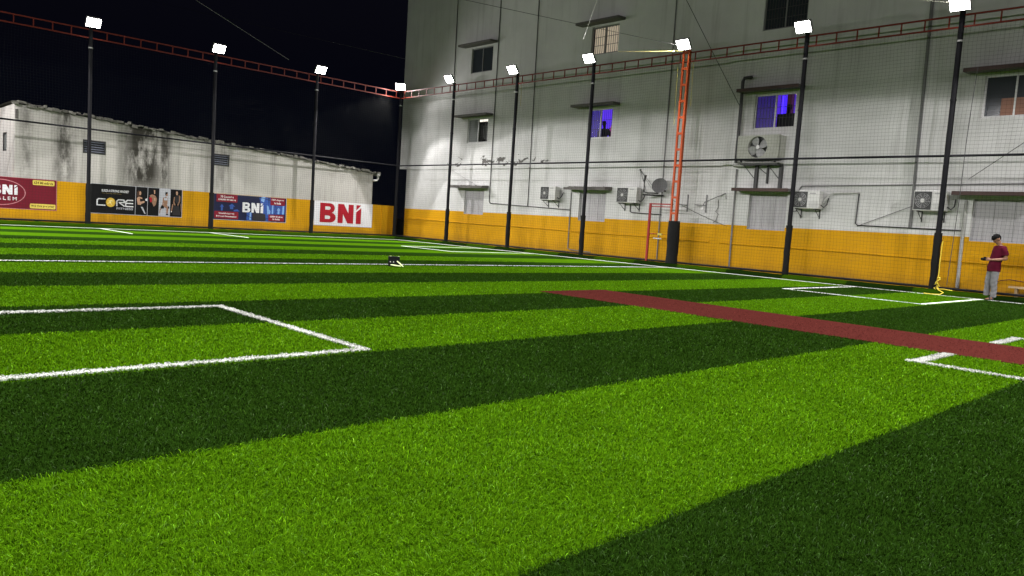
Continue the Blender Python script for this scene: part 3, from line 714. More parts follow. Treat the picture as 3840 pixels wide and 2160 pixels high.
# ------------------------------------------------------------------ boundary wall, shed, banners
DB = -.60
bw = thing('boundary_wall', (DB, -10, -.34), 'low yellow compound wall carrying the banners', 'wall')
m_ = MB(); m_.box(DB-.2, DB, -34, .30, -.34, 1.69); m_.build('wall', M['yellow'], bw)
MB().box(DB-.003, DB+.06, -.45, -.10, -.34, 1.685).build('pier', M['yellow'], bw)
sh = thing('shed', (DB-.21, -9, 1.6), 'long low white shed with black damp stains and a sloping sheet roof', 'shed')
SY0, SY1 = -16.56, -1.06
prof = [(-16.56, 4.40), (-14.1, 4.22), (-10.39, 3.93), (-4.55, 3.52), (-1.06, 3.25)]
ws = MB(); xs_ = DB-.004
vents = [(-14.31, -13.50, 2.85, 3.37), (-9.28, -8.52, 2.88, 3.39)]
ybr = sorted({SY0, SY1, *[v for q in vents for v in q[:2]], *[p[0] for p in prof]})
def rz(y):
    for a, b2 in zip(prof[:-1], prof[1:]):
        if a[0] <= y <= b2[0]: return a[1]+(b2[1]-a[1])*(y-a[0])/(b2[0]-a[0])
    return prof[-1][1]
for ya, yb_ in zip(ybr[:-1], ybr[1:]):
    v = [q for q in vents if q[0]-1e-6 <= ya and yb_ <= q[1]+1e-6]
    if v:
        q = v[0]; ws.sheet([(xs_, ya, 1.69), (xs_, yb_, 1.69), (xs_, yb_, q[2]), (xs_, ya, q[2])]); ws.sheet([(xs_, ya, q[3]), (xs_, yb_, q[3]), (xs_, yb_, rz(yb_)), (xs_, ya, rz(ya))])
    else: ws.sheet([(xs_, ya, 1.69), (xs_, yb_, 1.69), (xs_, yb_, rz(yb_)), (xs_, ya, rz(ya))])
for q in vents:
    for pq in ([(q[0], q[2]), (q[0], q[3])], [(q[1], q[2]), (q[1], q[3])], [(q[0], q[2]), (q[1], q[2])], [(q[0], q[3]), (q[1], q[3])]):
        ws.sheet([(xs_, pq[0][0], pq[0][1]), (xs_-.2, pq[0][0], pq[0][1]), (xs_-.2, pq[1][0], pq[1][1]), (xs_, pq[1][0], pq[1][1])])
ws.sheet([(xs_, SY1, 0), (xs_-7, SY1, 0), (xs_-7, SY1, 3.25), (xs_, SY1, 3.25)])
# the gable return on the near end, with its small window
gx = [xs_, xs_-1.42, xs_-2.1, xs_-9]
for a, b2 in ((0, 1), (2, 3)): ws.sheet([(gx[a], SY0, 0), (gx[b2], SY0, 0), (gx[b2], SY0, 4.40), (gx[a], SY0, 4.40)])
ws.sheet([(gx[1], SY0, 0), (gx[2], SY0, 0), (gx[2], SY0, 2.72), (gx[1], SY0, 2.72)]); ws.sheet([(gx[1], SY0, 3.42), (gx[2], SY0, 3.42), (gx[2], SY0, 4.40), (gx[1], SY0, 4.40)])
ws.build('wall', M['shed_wall'], sh)
fw_ = MB(); fw_.box(gx[2], gx[1], SY0+.02, SY0+.06, 3.36, 3.42); fw_.box(gx[2], gx[1], SY0+.02, SY0+.06, 2.72, 2.78); fw_.box(gx[1]-.06, gx[1], SY0+.02, SY0+.06, 2.78, 3.36); fw_.box(gx[2], gx[2]+.06, SY0+.02, SY0+.06, 2.78, 3.36)
fwo = fw_.build('window', M['dark_pipe'], sh); MB().box(gx[2]+.06, gx[1]-.06, SY0+.04, SY0+.05, 2.78, 3.36).build('pane', M['frost'], fwo)
MB().box(xs_-.04, xs_+.025, SY0+.01, SY0+.09, 3.86, 4.20).build('drain_spout', M['concrete'], sh)
# roof: corrugated sheet with ragged mortar along its edge
rf = MB(); nr = 160; vs = []
for i in range(nr+1):
    y = SY0-.12+(SY1+.42-SY0+.12)*i/nr; z = rz(min(max(y, SY0), SY1)) - .077*max(0, y-SY1) + .02*math.sin(i*2*PI/4)
    vs += [(xs_+.10, y, z+.05), (xs_-9, y, z+.05), (xs_-9, y, z+.075), (xs_+.10, y, z+.075)]
fs = []
for i in range(nr): fs += [(4*i+q, 4*i+(q+1) % 4, 4*i+4+(q+1) % 4, 4*i+4+q) for q in range(4)]
rfo = rf.add(vs, fs).build('roof', M['concrete'], sh)
mo = MB(); y = SY0
while y < SY1+.3:
    s = random.uniform(.05, .17); z = rz(min(y, SY1)) - .077*max(0, y-SY1)
    mo.obox((xs_+.02+random.uniform(-.02, .06), y, z+.02+random.uniform(-.02, .07)), (1, random.uniform(-.3, .3), random.uniform(-.3, .3)), (random.uniform(-.2, .2), 1, -.08), (0, .1, 1), (.07, s*.8, random.uniform(.02, .06)))
    y += random.uniform(.09, .22)
mo.build('mortar_edge', plain('mortar', (.15, .145, .125), .95, var=.8, scale=7), rfo)['kind'] = 'stuff'
gt = MB(); gt.tube([(xs_+.05, SY1+.28, 3.20), (xs_+.05, SY1+.28, 3.02), (xs_+.05, SY1+.20, 2.92), (xs_+.05, SY1-.02, 2.90)], .055, 10); gt.box(xs_-3, xs_+.12, SY1+.20, SY1+.36, 3.16, 3.28)
gt.build('gutter', M['pale_pipe'], sh)
for q in vents:
    vo = MB(); w_ = .04
    vo.box(xs_-.03, xs_+.012, q[0], q[0]+w_, q[2], q[3]); vo.box(xs_-.03, xs_+.012, q[1]-w_, q[1], q[2], q[3]); vo.box(xs_-.03, xs_+.012, q[0]+w_, q[1]-w_, q[2], q[2]+w_); vo.box(xs_-.03, xs_+.012, q[0]+w_, q[1]-w_, q[3]-w_, q[3])
    v_o = vo.build('vent', M['dark_pipe'], sh)
    sl = MB()
    for i in range(5):
        z = q[2]+.08+(q[3]-q[2]-.14)*i/4.2
        sl.obox((xs_-.02, (q[0]+q[1])/2, z), (1, 0, -.9), (0, 1, 0), (.9, 0, 1), (.030, (q[1]-q[0])/2-.04, .006))
    sl.build('slats', plain('slat_steel', (.13, .14, .17), .5), v_o)
    MB().sheet([(xs_-.19, q[0], q[2]), (xs_-.19, q[1], q[2]), (xs_-.19, q[1], q[3]), (xs_-.19, q[0], q[3])]).build('dark_sheet', M['dark_pipe'], v_o)  # dark sheet standing for the unlit inside of the vent

# flat print helpers on the wall plane: (y, z) coordinates, layer = millimetres proud
def flat(pts, layer): x = DB + .006 + .003*layer; return [(x, p[0], p[1]) for p in pts]
def panel(name, parent, mat, pts, layer): return MB().sheet(flat(pts, layer)).build(name, mat, parent)
def R4(y0, y1, z0, z1): return [(y0, z0), (y1, z0), (y1, z1), (y0, z1)]
def rr4(y0, y1, z0, z1, r, n=5):
    out = []
    for cy, cz, a0 in ((y1-r, z0+r, -PI/2), (y1-r, z1-r, 0), (y0+r, z1-r, PI/2), (y0+r, z0+r, PI)):
        out += [(cy+r*math.cos(a0+PI/2*i/n), cz+r*math.sin(a0+PI/2*i/n)) for i in range(n+1)]
    return out
def ell(cy, cz, ry, rz_, n=40, a=0): 
    out = []
    for i in range(n):
        u, v = ry*math.cos(2*PI*i/n), rz_*math.sin(2*PI*i/n); out.append((cy+u*math.cos(a)-v*math.sin(a), cz+u*math.sin(a)+v*math.cos(a)))
    return out
def ring(name, parent, mat, cy, cz, ry, rz_, w, layer, n=56):
    o, i_ = ell(cy, cz, ry, rz_, n), ell(cy, cz, ry-w, rz_-w, n)
    return MB().add(flat(o+i_, layer), [(k, (k+1) % n, n+(k+1) % n, n+k) for k in range(n)]).build(name, mat, parent)
def lettering(text, parent, mat, y0, y1, z0, z1, layer, bold=.02, name='lettering', spacing=1.0, shear=0):
    cu = bpy.data.curves.new('t', 'FONT'); cu.body = text; cu.size = 1; cu.offset = bold; cu.align_x = 'LEFT'; cu.fill_mode = 'FRONT'; cu.space_character = spacing; cu.shear = shear
    ob = bpy.data.objects.new('t', cu); COL.objects.link(ob); dg = bpy.context.evaluated_depsgraph_get(); dg.update()
    me = bpy.data.meshes.new_from_object(ob.evaluated_get(dg)); bpy.data.objects.remove(ob)
    c = [v.co.copy() for v in me.vertices]; xa, xb = min(v.x for v in c), max(v.x for v in c); ya, yb_ = min(v.y for v in c), max(v.y for v in c)
    org = ORG[parent.name]; x = DB+.006+.003*layer
    for v in me.vertices:
        v.co = Vector((x, y0+(v.co.x-xa)/(xb-xa)*(y1-y0), z0+(v.co.y-ya)/(yb_-ya)*(z1-z0))) - org
    me.name = name
    return mesh_obj(name, me, mat, parent)
def block_logo(parent, mat, y0, y1, z0, z1, layer):
    """heavy three-letter mark: B, N and a dotless i whose top is cut by a rising slash"""
    Wd, H = y1-y0, z1-z0
    def T(pts): return [(y0+p[0]*Wd, z0+p[1]*H) for p in pts]
    lg = MB()
    # B with two counters, built as strips
    def arc(cx, cy, rx, ry, a0, a1, n=12): return [(cx+rx*math.cos(a0+(a1-a0)*i/n), cy+ry*math.sin(a0+(a1-a0)*i/n)) for i in range(n+1)]
    lg.sheet(flat(T([(0, 0), (.12, 0), (.12, 1), (0, 1)]), layer))
    for (cz, hz, xr) in ((.745, .255, .345), (.265, .265, .375)):
        o = [(.12, cz-hz)] + arc(.23, cz, xr-.23, hz, -PI/2, PI/2) + [(.12, cz+hz)]
        i_ = [(.12, cz-hz*.34)] + arc(.20, cz, .045, hz*.34, -PI/2, PI/2) + [(.12, cz+hz*.34)]
        k = len(o)
        lg.add(flat(T(o+i_), layer + (.15 if cz > .5 else 0)), [(q, q+1, k+q+1, k+q) for q in range(k-1)])
    lg.sheet(flat(T([(.42, 0), (.545, 0), (.545, .60), (.42, 1)]), layer)); lg.sheet(flat(T([(.42, 1), (.56, 1), (.80, .0), (.66, 0)]), layer+.3))
    lg.sheet(flat(T([(.675, .40), (.80, 0), (.80, 1), (.675, 1)]), layer))
    lg.sheet(flat(T([(.865, 0), (.99, 0), (.99, .86), (.865, .62)]), layer))
    lg.sheet(flat(T([(.865, .70), (.865, 1.0), (.985, 1.0)]), layer))
    return lg.build('logo', mat, parent)
def banner(y0, y1, z0, z1, mat, label, edge):
    b_ = thing('banner', (DB, (y0+y1)/2, z0), label, 'banner', 'advertising banners on the yellow wall')
    MB().box(DB+.001, DB+.004, y0-.02, y1+.02, z0-.02, z1+.012).build('hem', edge, b_)
    panel('sheet', b_, mat, R4(y0, y1, z0, z1), 0); return b_
# maroon banner
B1 = banner(-18.62, -15.20, .57, 1.70, V['maroon'], 'maroon banner with a white logo in an oval and two yellow strips', V['pink'])
ring('oval', B1, V['pink'], -17.0, 1.145, .80, .475, .03, 1)
block_logo(B1, V['white'], -17.277, -16.452, 1.07, 1.42, 2)
lettering('SALEM', B1, V['pale'], -17.24, -16.48, .86, .99, 2, .02, spacing=1.5)
for (a, b2, c_, d_, tx) in ((-15.98, -15.26, 1.48, 1.66, '634 Members'), (-16.06, -15.22, .60, .78, '412 Crs per year'), (-18.55, -17.85, 1.48, 1.66, '10 Chapters')):
    if tx.startswith('10'): continue
    panel('strip', B1, V['lemon'], rr4(a, b2, c_, d_, .035), 1); lettering(tx, B1, V['olive'], a+.04, b2-.05, c_+.045, d_-.045, 2, .03)
# black fitness banner
B2 = banner(-14.00, -10.52, .555, 1.70, V['black'], 'black fitness banner with a gold ball logo and four photos of people exercising', V['grey'])
def f2(u, v):          # surveyed print coordinates -> wall
    return (-14.0+3.48*(u-125)/(2325-125), 1.70-1.145*(v-(175+165*(u-130)/2200))/(710-45*(u-130)/2200))
def P2(*p): return [f2(*q) for q in p]
a, b2 = f2(365, 300), f2(1000, 415); lettering('BUILD A STRONG MINDSET', B2, V['white'], a[0], b2[0], a[1]-.115, a[1]-.02, 1, .03)
lettering('Your journey with fitness', B2, V['dullgold'], a[0], a[0]+.72, a[1]-.205, a[1]-.145, 1, .02)
c0, c1 = f2(255, 545), f2(450, 700)
def stroke(pts, w, par, mat, layer, nm='lettering'):
    m = MB()
    for p, q in zip(pts[:-1], pts[1:]):
        d = Vector((q[0]-p[0], q[1]-p[1])); 
        if d.length < 1e-6: continue
        d.normalize(); nv = Vector((-d.y, d.x))*w/2; e = d*w*.25
        m.sheet(flat([(p[0]-e.x-nv.x, p[1]-e.y-nv.y), (q[0]+e.x-nv.x, q[1]+e.y-nv.y), (q[0]+e.x+nv.x, q[1]+e.y+nv.y), (p[0]-e.x+nv.x, p[1]-e.y+nv.y)], layer + .1*len(m.f)))
    return m.build(nm, mat, par)
SW = .045
zt_, zb_ = 1.125, .875
def glyph(pts): stroke(pts, SW, B2, V['white'], 1)
glyph([(-13.49, zt_), (-13.72, zt_), (-13.78, zt_-.05), (-13.78, zb_), (-13.49, zb_)])
glyph([(-13.06, zb_), (-13.06, zt_-.06), (-13.0, zt_), (-12.80, zt_), (-12.78, zt_-.10), (-12.98, zt_-.11)]); glyph([(-12.95, zt_-.13), (-12.78, zb_)])
glyph([(-12.46, zt_), (-12.66, zt_), (-12.73, zt_-.06), (-12.73, zb_), (-12.45, zb_)]); glyph([(-12.72, zt_-.125), (-12.46, zt_-.125)])
panel('gold_ball', B2, V['gold'], ell(-13.29, 1.0, .175, .185), 1)
rn = MB()      # runner in the ball
for pq in ([(-13.27, 1.13), (-13.23, 1.15), (-13.23, 1.10)], [(-13.38, 1.06), (-13.25, 1.10), (-13.28, 1.0), (-13.33, 1.0)], [(-13.33, 1.0), (-13.28, 1.0), (-13.22, .86), (-13.27, .92)], [(-13.33, 1.0), (-13.30, .97), (-13.42, .93), (-13.42, .96)], [(-13.25, 1.09), (-13.16, 1.03), (-13.26, 1.05)]):
    rn.sheet(flat(pq, 2 + .1*len(rn.f)))
rn.build('runner', V['palegold'], B2)
lettering('FITNESS', B2, V['grey'], -13.07, -12.45, .73, .815, 1, .02)
for u in (1165, 1460): stroke([f2(u, 255+(u-1165)*.08), f2(u-8, 940+(u-1165)*.08)], .018, B2, V['grey'], 1, 'divider')
ph3 = panel('photo', B2, V['grey'], P2((1745, 300), (2032, 320), (2022, 985), (1733, 965)), 1)
def body(par, parts):
    for nm, mat, pts, layer in parts: panel(nm, par, mat, P2(*pts), layer)
body(B2, [('figure_hair', V['hairbrown'], ((1200, 480), (1195, 390), (1230, 345), (1280, 360), (1300, 430), (1270, 520), (1220, 540)), 1),
          ('figure_face', V['skin'], ((1250, 380), (1280, 365), (1298, 410), (1285, 455), (1250, 450)), 2),
          ('figure_torso', V['skin'], ((1190, 530), (1240, 500), (1320, 520), (1330, 600), (1290, 700), (1215, 690)), 2.4),
          ('figure_top', V['black'], ((1265, 540), (1330, 560), (1330, 640), (1270, 610)), 3),
          ('figure_arm', V['skin'], ((1215, 640), (1370, 600), (1385, 640), (1260, 695), (1215, 690)), 3.4),
          ('figure_glove', V['white'], ((1395, 555), (1440, 540), (1445, 600), (1405, 600)), 3),
          ('figure_leg', V['grey'], ((1290, 745), (1340, 750), (1415, 920), (1390, 925)), 2),
          ('figure_torso', V['tan'], ((1500, 470), (1570, 440), (1650, 480), (1690, 560), (1660, 700), (1610, 745), (1560, 640)), 2),
          ('figure_shirt', V['crimson'], ((1490, 510), (1560, 520), (1570, 620), (1520, 640)), 3),
          ('figure_face', V['skin'], ((1605, 340), (1640, 345), (1640, 420), (1615, 440)), 2),
          ('figure_arm', V['skin'], ((1620, 520), (1650, 540), (1650, 600), (1615, 590)), 3),
          ('figure_hair', V['black'], ((1890, 430), (1900, 390), (1940, 385), (1965, 410), (1930, 430), (1900, 480)), 3),
          ('figure_face', V['tan'], ((1915, 420), (1955, 410), (1958, 470), (1930, 500), (1908, 470)), 2.6),
          ('figure_torso', V['tan'], ((1850, 530), (1900, 500), (1960, 530), (1955, 690), (1860, 690)), 2.2),
          ('figure_top', V['grey'], ((1865, 525), (1950, 530), (1950, 590), (1870, 590)), 3),
          ('figure_arm', V['tan'], ((1840, 520), (1862, 520), (1850, 700), (1820, 720)), 3),
          ('figure_leg', V['tan'], ((1850, 690), (1940, 690), (1985, 790), (1960, 920), (1930, 920), (1930, 790), (1850, 740)), 2.8),
          ('figure_leg', V['tan'], ((1830, 700), (1870, 730), (1780, 830), (1765, 920), (1748, 900), (1760, 810)), 2.5),
          ('dumbbell', V['black'], ((1780, 760), (1810, 700), (1870, 740), (1870, 790), (1800, 795)), 3.5),
          ('dumbbell', V['black'], ((1970, 735), (2000, 735), (2005, 790), (1975, 795)), 3.5),
          ('figure_shoe', V['black'], ((1920, 935), (1950, 910), (1995, 955), (1925, 955)), 3.5),
          ('figure_face', V['skin'], ((2165, 390), (2195, 365), (2220, 400), (2210, 470), (2175, 460)), 2),
          ('figure_arm', V['tan'], ((2120, 510), (2150, 505), (2130, 620), (2165, 710), (2140, 720), (2100, 660)), 2),
          ('figure_arm', V['tan'], ((2240, 460), (2285, 500), (2280, 620), (2230, 740), (2210, 700), (2250, 610)), 2),
          ('figure_shirt', V['char'], ((2140, 500), (2245, 470), (2250, 620), (2200, 680), (2140, 600)), 2.6),
          ('figure_leg', V['tan'], ((2075, 690), (2110, 680), (2075, 860), (2050, 860)), 2.2),
          ('figure_leg', V['tan'], ((2290, 660), (2310, 700), (2320, 880), (2308, 880)), 2.2),
          ('box', V['char'], ((2110, 730), (2260, 740), (2300, 960), (2090, 950)), 1.6),
          ('figure_shoe', V['pale'], ((2050, 850), (2075, 855), (2070, 885), (2045, 880)), 3)])
# blue banner
B3 = banner(-9.16, -5.755, .55, 1.665, V['navy'], 'dark blue banner with a white logo, blue arrows and four red text boxes', V['grey'])
def f3(u, v): return (-9.16+3.405*(u-165)/(2350-165), 1.665-1.115*(v-(195+170*(u-180)/2180))/(775-50*(u-180)/2180))
def P3(*p): return [f3(*q) for q in p]
for nm, mat, pts, ly in [('light_beam', V['blue'], ((1500, 320), (1780, 330), (1840, 1050), (1700, 1050)), .6), ('light_beam', V['blue'], ((1820, 330), (2330, 560), (2320, 850), (1780, 840)), .8),
                         ('light_beam', V['sky'], ((1570, 300), (1690, 308), (1650, 470), (1560, 430)), 1.2), ('light_beam', V['sky'], ((1905, 560), (1945, 565), (1945, 830), (1900, 825)), 1.4),
                         ('light_beam', V['sky'], ((2240, 590), (2290, 595), (2285, 850), (2225, 845)), 1.4), ('light_beam', V['blue'], ((1130, 770), (1290, 770), (1300, 1015), (1130, 1000)), .6),
                         ('light_beam', V['sky'], ((1225, 770), (1275, 770), (1265, 1010), (1215, 1005)), 1.2), ('light_beam', V['sky'], ((1740, 560), (1800, 600), (1840, 820), (1760, 840)), 1.2),
                         ('arrow', V['blue'], ((400, 520), (460, 600), (430, 600), (425, 720), (375, 718), (372, 600), (340, 600)), 1), ('arrow', V['blue'], ((690, 505), (780, 600), (730, 600), (730, 680), (635, 670), (635, 590), (595, 580)), 1),
                         ('arrow', V['blue'], ((750, 700), (850, 680), (920, 745), (880, 745), (740, 740)), 1), ('arrow', V['sky'], ((2110, 640), (2175, 720), (2145, 720), (2140, 840), (2085, 835), (2085, 720), (2055, 720)), 2),
                         ('arrow', V['sky'], ((1830, 700), (1870, 770), (1850, 770), (1850, 830), (1805, 828), (1810, 770), (1790, 765)), 2), ('figure_group', V['char'], ((1320, 810), (1700, 830), (1720, 1030), (1320, 1010)), 1.8)]:
    panel(nm, B3, mat, P3(*pts), ly)
ring('oval', B3, V['char'], -7.05, 1.12, .82, .50, .02, 2.2)
for (u0, v0, u1, v1, ta, tb) in ((240, 225, 845, 470, '78 Countries', '334,000 Members'), (190, 735, 885, 975, "World's Largest", 'Referral Organization'), (1845, 335, 2310, 590, '1257 chapters', 'In India'), (1800, 845, 2290, 1060, '62000+ Members', 'In India')):
    cu_, cv_ = (u0+u1)/2, (v0+v1)/2; p0, p1 = f3(u0, cv_), f3(u1, cv_); zc = (p0[1]+p1[1])/2; hh = (v1-v0)/725*1.115/2*.88
    panel('text_box', B3, V['red'], rr4(p0[0], p1[0], zc-hh, zc+hh, .03), 2.8)
    w_ = p1[0]-p0[0]; wa_ = .62 if len(ta) < 14 else .66; wb_ = .84 if len(tb) > 10 else .45
    wa_ = wa_ if u0 < 1000 else .82
    lettering(ta, B3, V['pale'], (p0[0]+p1[0])/2-w_*wa_/2, (p0[0]+p1[0])/2+w_*wa_/2, zc+hh*.12, zc+hh*.68, 3.6, .03); lettering(tb, B3, V['pale'], (p0[0]+p1[0])/2-w_*wb_/2, (p0[0]+p1[0])/2+w_*wb_/2, zc-hh*.66, zc-hh*.12, 3.6, .03)
block_logo(B3, V['white'], -7.86, -6.87, .92, 1.36, 4)
# white banner
B4 = banner(-4.28, -1.01, .52, 1.685, V['white'], 'white banner with a large dark red logo, next to the corner pole', V['grey'])
block_logo(B4, V['crimson'], -3.98, -1.64, .66, 1.60, 1)
ring('trade_mark', B4, V['grey'], -1.55, .70, .05, .05, .012, 1, 20)

# ------------------------------------------------------------------ people
def skin_piece(nodes, edges, root, sub=1):
    names = list(nodes); me = bpy.data.meshes.new('s'); me.from_pydata([nodes[k][0] for k in names], [(names.index(a), names.index(b)) for a, b in edges], []); me.update()
    ob = bpy.data.objects.new('s', me); COL.objects.link(ob); sk = ob.modifiers.new('k', 'SKIN'); sk.use_smooth_shade = True
    for i, k in enumerate(names):
        v = me.skin_vertices[0].data[i]; r = nodes[k][1]; v.radius = r if isinstance(r, tuple) else (r, r); v.use_root = (k == root)
    if sub: sb = ob.modifiers.new('d', 'SUBSURF'); sb.levels = sb.render_levels = sub
    dg = bpy.context.evaluated_depsgraph_get(); dg.update(); out = bpy.data.meshes.new_from_object(ob.evaluated_get(dg)); bpy.data.objects.remove(ob)
    return out
def fuse(meshes, voxel, extra=None):
    bm = bmesh.new()
    for m in meshes: bm.from_mesh(m)
    if extra is not None:
        e = bpy.data.meshes.new('e'); e.from_pydata(extra.v, [], extra.f); e.update(); bm.from_mesh(e)
    me = bpy.data.meshes.new('f'); bmesh.ops.recalc_face_normals(bm, faces=bm.faces); bm.to_mesh(me); bm.free()
    ob = bpy.data.objects.new('f', me); COL.objects.link(ob); rm = ob.modifiers.new('r', 'REMESH'); rm.mode = 'VOXEL'; rm.voxel_size = voxel; rm.use_smooth_shade = True
    sm = ob.modifiers.new('s', 'SMOOTH'); sm.iterations = 2; sm.factor = .4
    dg = bpy.context.evaluated_depsgraph_get(); dg.update(); out = bpy.data.meshes.new_from_object(ob.evaluated_get(dg)); bpy.data.objects.remove(ob)
    return out
def loft(mb, rings, n=20):
    """closed stack of ellipses: (centre, rx, ry[, tilt about y])"""
    vs = []
    for r in rings:
        c = Vector(r[0]); T = Matrix.Rotation(r[3] if len(r) > 3 else 0, 3, 'Y')
        for k in range(n):
            a = 2*PI*k/n; vs.append(c + T @ Vector((r[1]*math.cos(a), r[2]*math.sin(a), 0)))
    m = len(rings); fs = [(i*n+k, i*n+(k+1) % n, (i+1)*n+(k+1) % n, (i+1)*n+k) for i in range(m-1) for k in range(n)]
    mb.add(vs, fs + [tuple(range(n-1, -1, -1)), tuple((m-1)*n+k for k in range(n))]); return mb
def limb(mb, pts):
    """tapered chain of (point, radius), rounded at each joint"""
    for (a, ra), (b, rb) in zip(pts[:-1], pts[1:]):
        a, b = Vector(a), Vector(b); mb.tube([a.lerp(b, q/4) for q in range(5)], [ra+(rb-ra)*q/4 for q in range(5)], 14)
    for p, r in pts: mb.ball(p, r*1.005, 14, 10)
    return mb
def person(loc, face, label, mats, detail=True, held=True):
    """local frame: +x the way the body faces, +y its left, z up; about 1.69 m tall"""
    root = thing('person', loc, label, 'person'); root.rotation_euler = (0, 0, face); ORG[root.name] = Vector((0, 0, 0))
    B = MB()
    loft(B, [((0, 0, .76), .09, .14), ((0, 0, .86), .105, .155), ((-.01, 0, .98), .095, .135), ((-.04, 0, 1.12), .105, .145), ((-.07, 0, 1.25), .11, .165), ((-.09, 0, 1.34), .095, .17), ((-.10, 0, 1.39), .07, .11), ((-.095, 0, 1.42), .055, .06)])
    limb(B, [((-.095, 0, 1.40), .056), ((-.055, 0, 1.48), .052), ((-.025, 0, 1.53), .052)])
    H2 = {}
    for s in (1, -1):
        fx = .03 if s > 0 else .12
        limb(B, [((0, s*.085, .84), .092), ((.012+fx*.3, s*.095, .47), .056), ((-.012+fx*.5, s*.10, .30), .053), ((-.02+fx*.7, s*.102, .09), .036)])
        limb(B, [((-.05+fx*.7, s*.105, .045), .034), ((.02+fx*.7, s*.11, .055), .034), ((.11+fx*.7, s*.122, .035), .032), ((.17+fx*.7, s*.126, .032), .022)])
        limb(B, [((-.095, s*.165, 1.345), .060), ((-.115, s*.205, 1.23), .048)])
        if held: ch = [((-.115, s*.205, 1.23), .048), ((-.135, s*.225, 1.085), .040), ((.02, s*.17, 1.05), .037), ((.15, s*.105, 1.04), .027)]; pa = Vector((.205, s*.078, 1.04))
        else: ch = [((-.115, s*.205, 1.23), .048), ((-.10, s*.235, 1.08), .040), ((0, s*.245, .97), .037), ((.10, s*.24, .87), .027)]; pa = Vector((.14, s*.235, .825))
        limb(B, ch); wr = Vector(ch[-1][0]); d = (pa-wr).normalized(); acr = Vector((0, 0, 1)); pin = Vector((0, -s, 0))
        pm = MB().ball((0, 0, 0), 1, 12, 8); ax2 = d.cross(acr).normalized()
        B.add([pa + d*(v[0]*.050) + ax2*(v[1]*.017) + acr*(v[2]*.040) for v in pm.v], pm.f); limb(B, [(wr, .027), (pa, .022)])
        for off, ln in ((.028, .070), (.010, .080), (-.009, .075), (-.027, .060)):      # four fingers, bent round what is held
            b0 = pa + acr*off + d*.03
            limb(B, [(b0, .0095), (b0+d*ln*.45, .009), (b0+d*ln*.75+pin*.018, .0083), (b0+d*ln*.82+pin*.042, .0075)])
        b0 = pa + acr*.022 - d*.02; limb(B, [(b0, .012), (b0+acr*.026+d*.022+pin*.010, .0105), (b0+acr*.036+d*.052+pin*.020, .0088)])
    hc = Vector((.015, 0, 1.568)); tilt = .80 if held else .12; Rm = Matrix.Rotation(tilt, 3, 'Y')
    def H(x, y, z): return hc + Rm @ Vector((x, y, z))
    def eb(c, r, nn=16, mm=12):
        t_ = MB().ball((0, 0, 0), r, nn, mm); B.add([Vector(c) + Rm @ Vector(v) for v in t_.v], t_.f)
    eb(H(-.01, 0, .02), (.092, .074, .098)); eb(H(.025, 0, -.055), (.060, .052, .062)); eb(H(.092, 0, -.015), (.020, .013, .022)); eb(H(.078, 0, .012), (.014, .036, .012)); eb(H(.078, 0, -.058), (.013, .024, .008)); eb(H(.070, 0, -.092), (.020, .024, .018))
    for s in (1, -1): eb(H(-.012, s*.074, -.012), (.022, .012, .032), 10, 8)
    mesh_obj('body', fuse([], .0062 if detail else .012, B), mats[0], root)
    if detail:
        ey = MB()
        for s in (1, -1): ey.ball(H(.083, s*.032, .0), (.008, .014, .006), 8, 6)
        ey.build('eyes', M['hair'], root, True)
    hm = MB(); hv = MB().ball((0, 0, 0), (.106, .088, .106), 26, 18)
    vs = [Vector(v) for v in hv.v]
    pts = [H(v.x-.018, v.y, v.z+.028) + Vector((random.uniform(-.005, .005), random.uniform(-.005, .005), random.uniform(-.005, .005))) for v in vs]
    okv = [(v.z > -.015 + .42*max(0, v.x)) or (v.x < -.022 and v.z > -.098) for v in vs]
    fs = [f for f in hv.f if all(okv[i] for i in f)]; used = sorted({i for f in fs for i in f}); mp = {i: k for k, i in enumerate(used)}
    hm.add([pts[i] for i in used], [tuple(mp[i] for i in f) for f in fs])
    fr_ = MB().ball((0, 0, 0), (.040, .068, .040), 18, 12); hm.add([H(v[0]+.046, v[1], v[2]+.068) + Vector((random.uniform(-.006, .006), random.uniform(-.006, .006), random.uniform(-.006, .006))) for v in fr_.v], fr_.f)
    for i in range(26):      # locks breaking the outline
        a, b2 = random.uniform(-1.2, 1.2), random.uniform(.15, 1.25); p = H(-.018+.100*math.cos(a)*math.cos(b2)*random.choice((1, 1, -1)), .082*math.sin(a), .028+.100*math.sin(b2))
        hm.tube([p, p+Rm @ Vector((random.uniform(-.02, .03), random.uniform(-.015, .015), random.uniform(-.012, .02)))], [.016, .004], 6)
    hm.build('hair', mats[1], root, True)
    T = MB(); loft(T, [((.003, 0, .745), .142, .186), ((0, 0, .86), .140, .184), ((-.012, 0, .98), .128, .165), ((-.042, 0, 1.12), .132, .168), ((-.072, 0, 1.25), .134, .185), ((-.092, 0, 1.34), .112, .185), ((-.10, 0, 1.395), .082, .115), ((-.098, 0, 1.412), .074, .082)])
    for s in (1, -1): limb(T, [((-.095, s*.150, 1.335), .076), ((-.112, s*.198, 1.25), .075)]); T.tube([(-.112, s*.198, 1.25), (-.122, s*.214, 1.165)], [.075, .074], 16)
    tm = fuse([], .009 if detail else .014, T)
    for v in tm.vertices: v.co += v.normal*(.004*math.sin(v.co.z*31 + v.co.y*24 + v.co.x*18))
    mesh_obj('shirt', tm, mats[2], root)
    T = MB(); loft(T, [((0, 0, .74), .112, .160), ((0, 0, .84), .110, .158), ((-.006, 0, .90), .100, .142)])
    for s in (1, -1):
        fx = .03 if s > 0 else .12
        ch = [((0, s*.084, .80), .098), ((.012+fx*.3, s*.095, .47), .078), ((-.012+fx*.5, s*.10, .29), .070)]; limb(T, ch)
        T.tube([ch[-1][0], (-.018+fx*.65, s*.102, .085)], [.070, .072], 16)
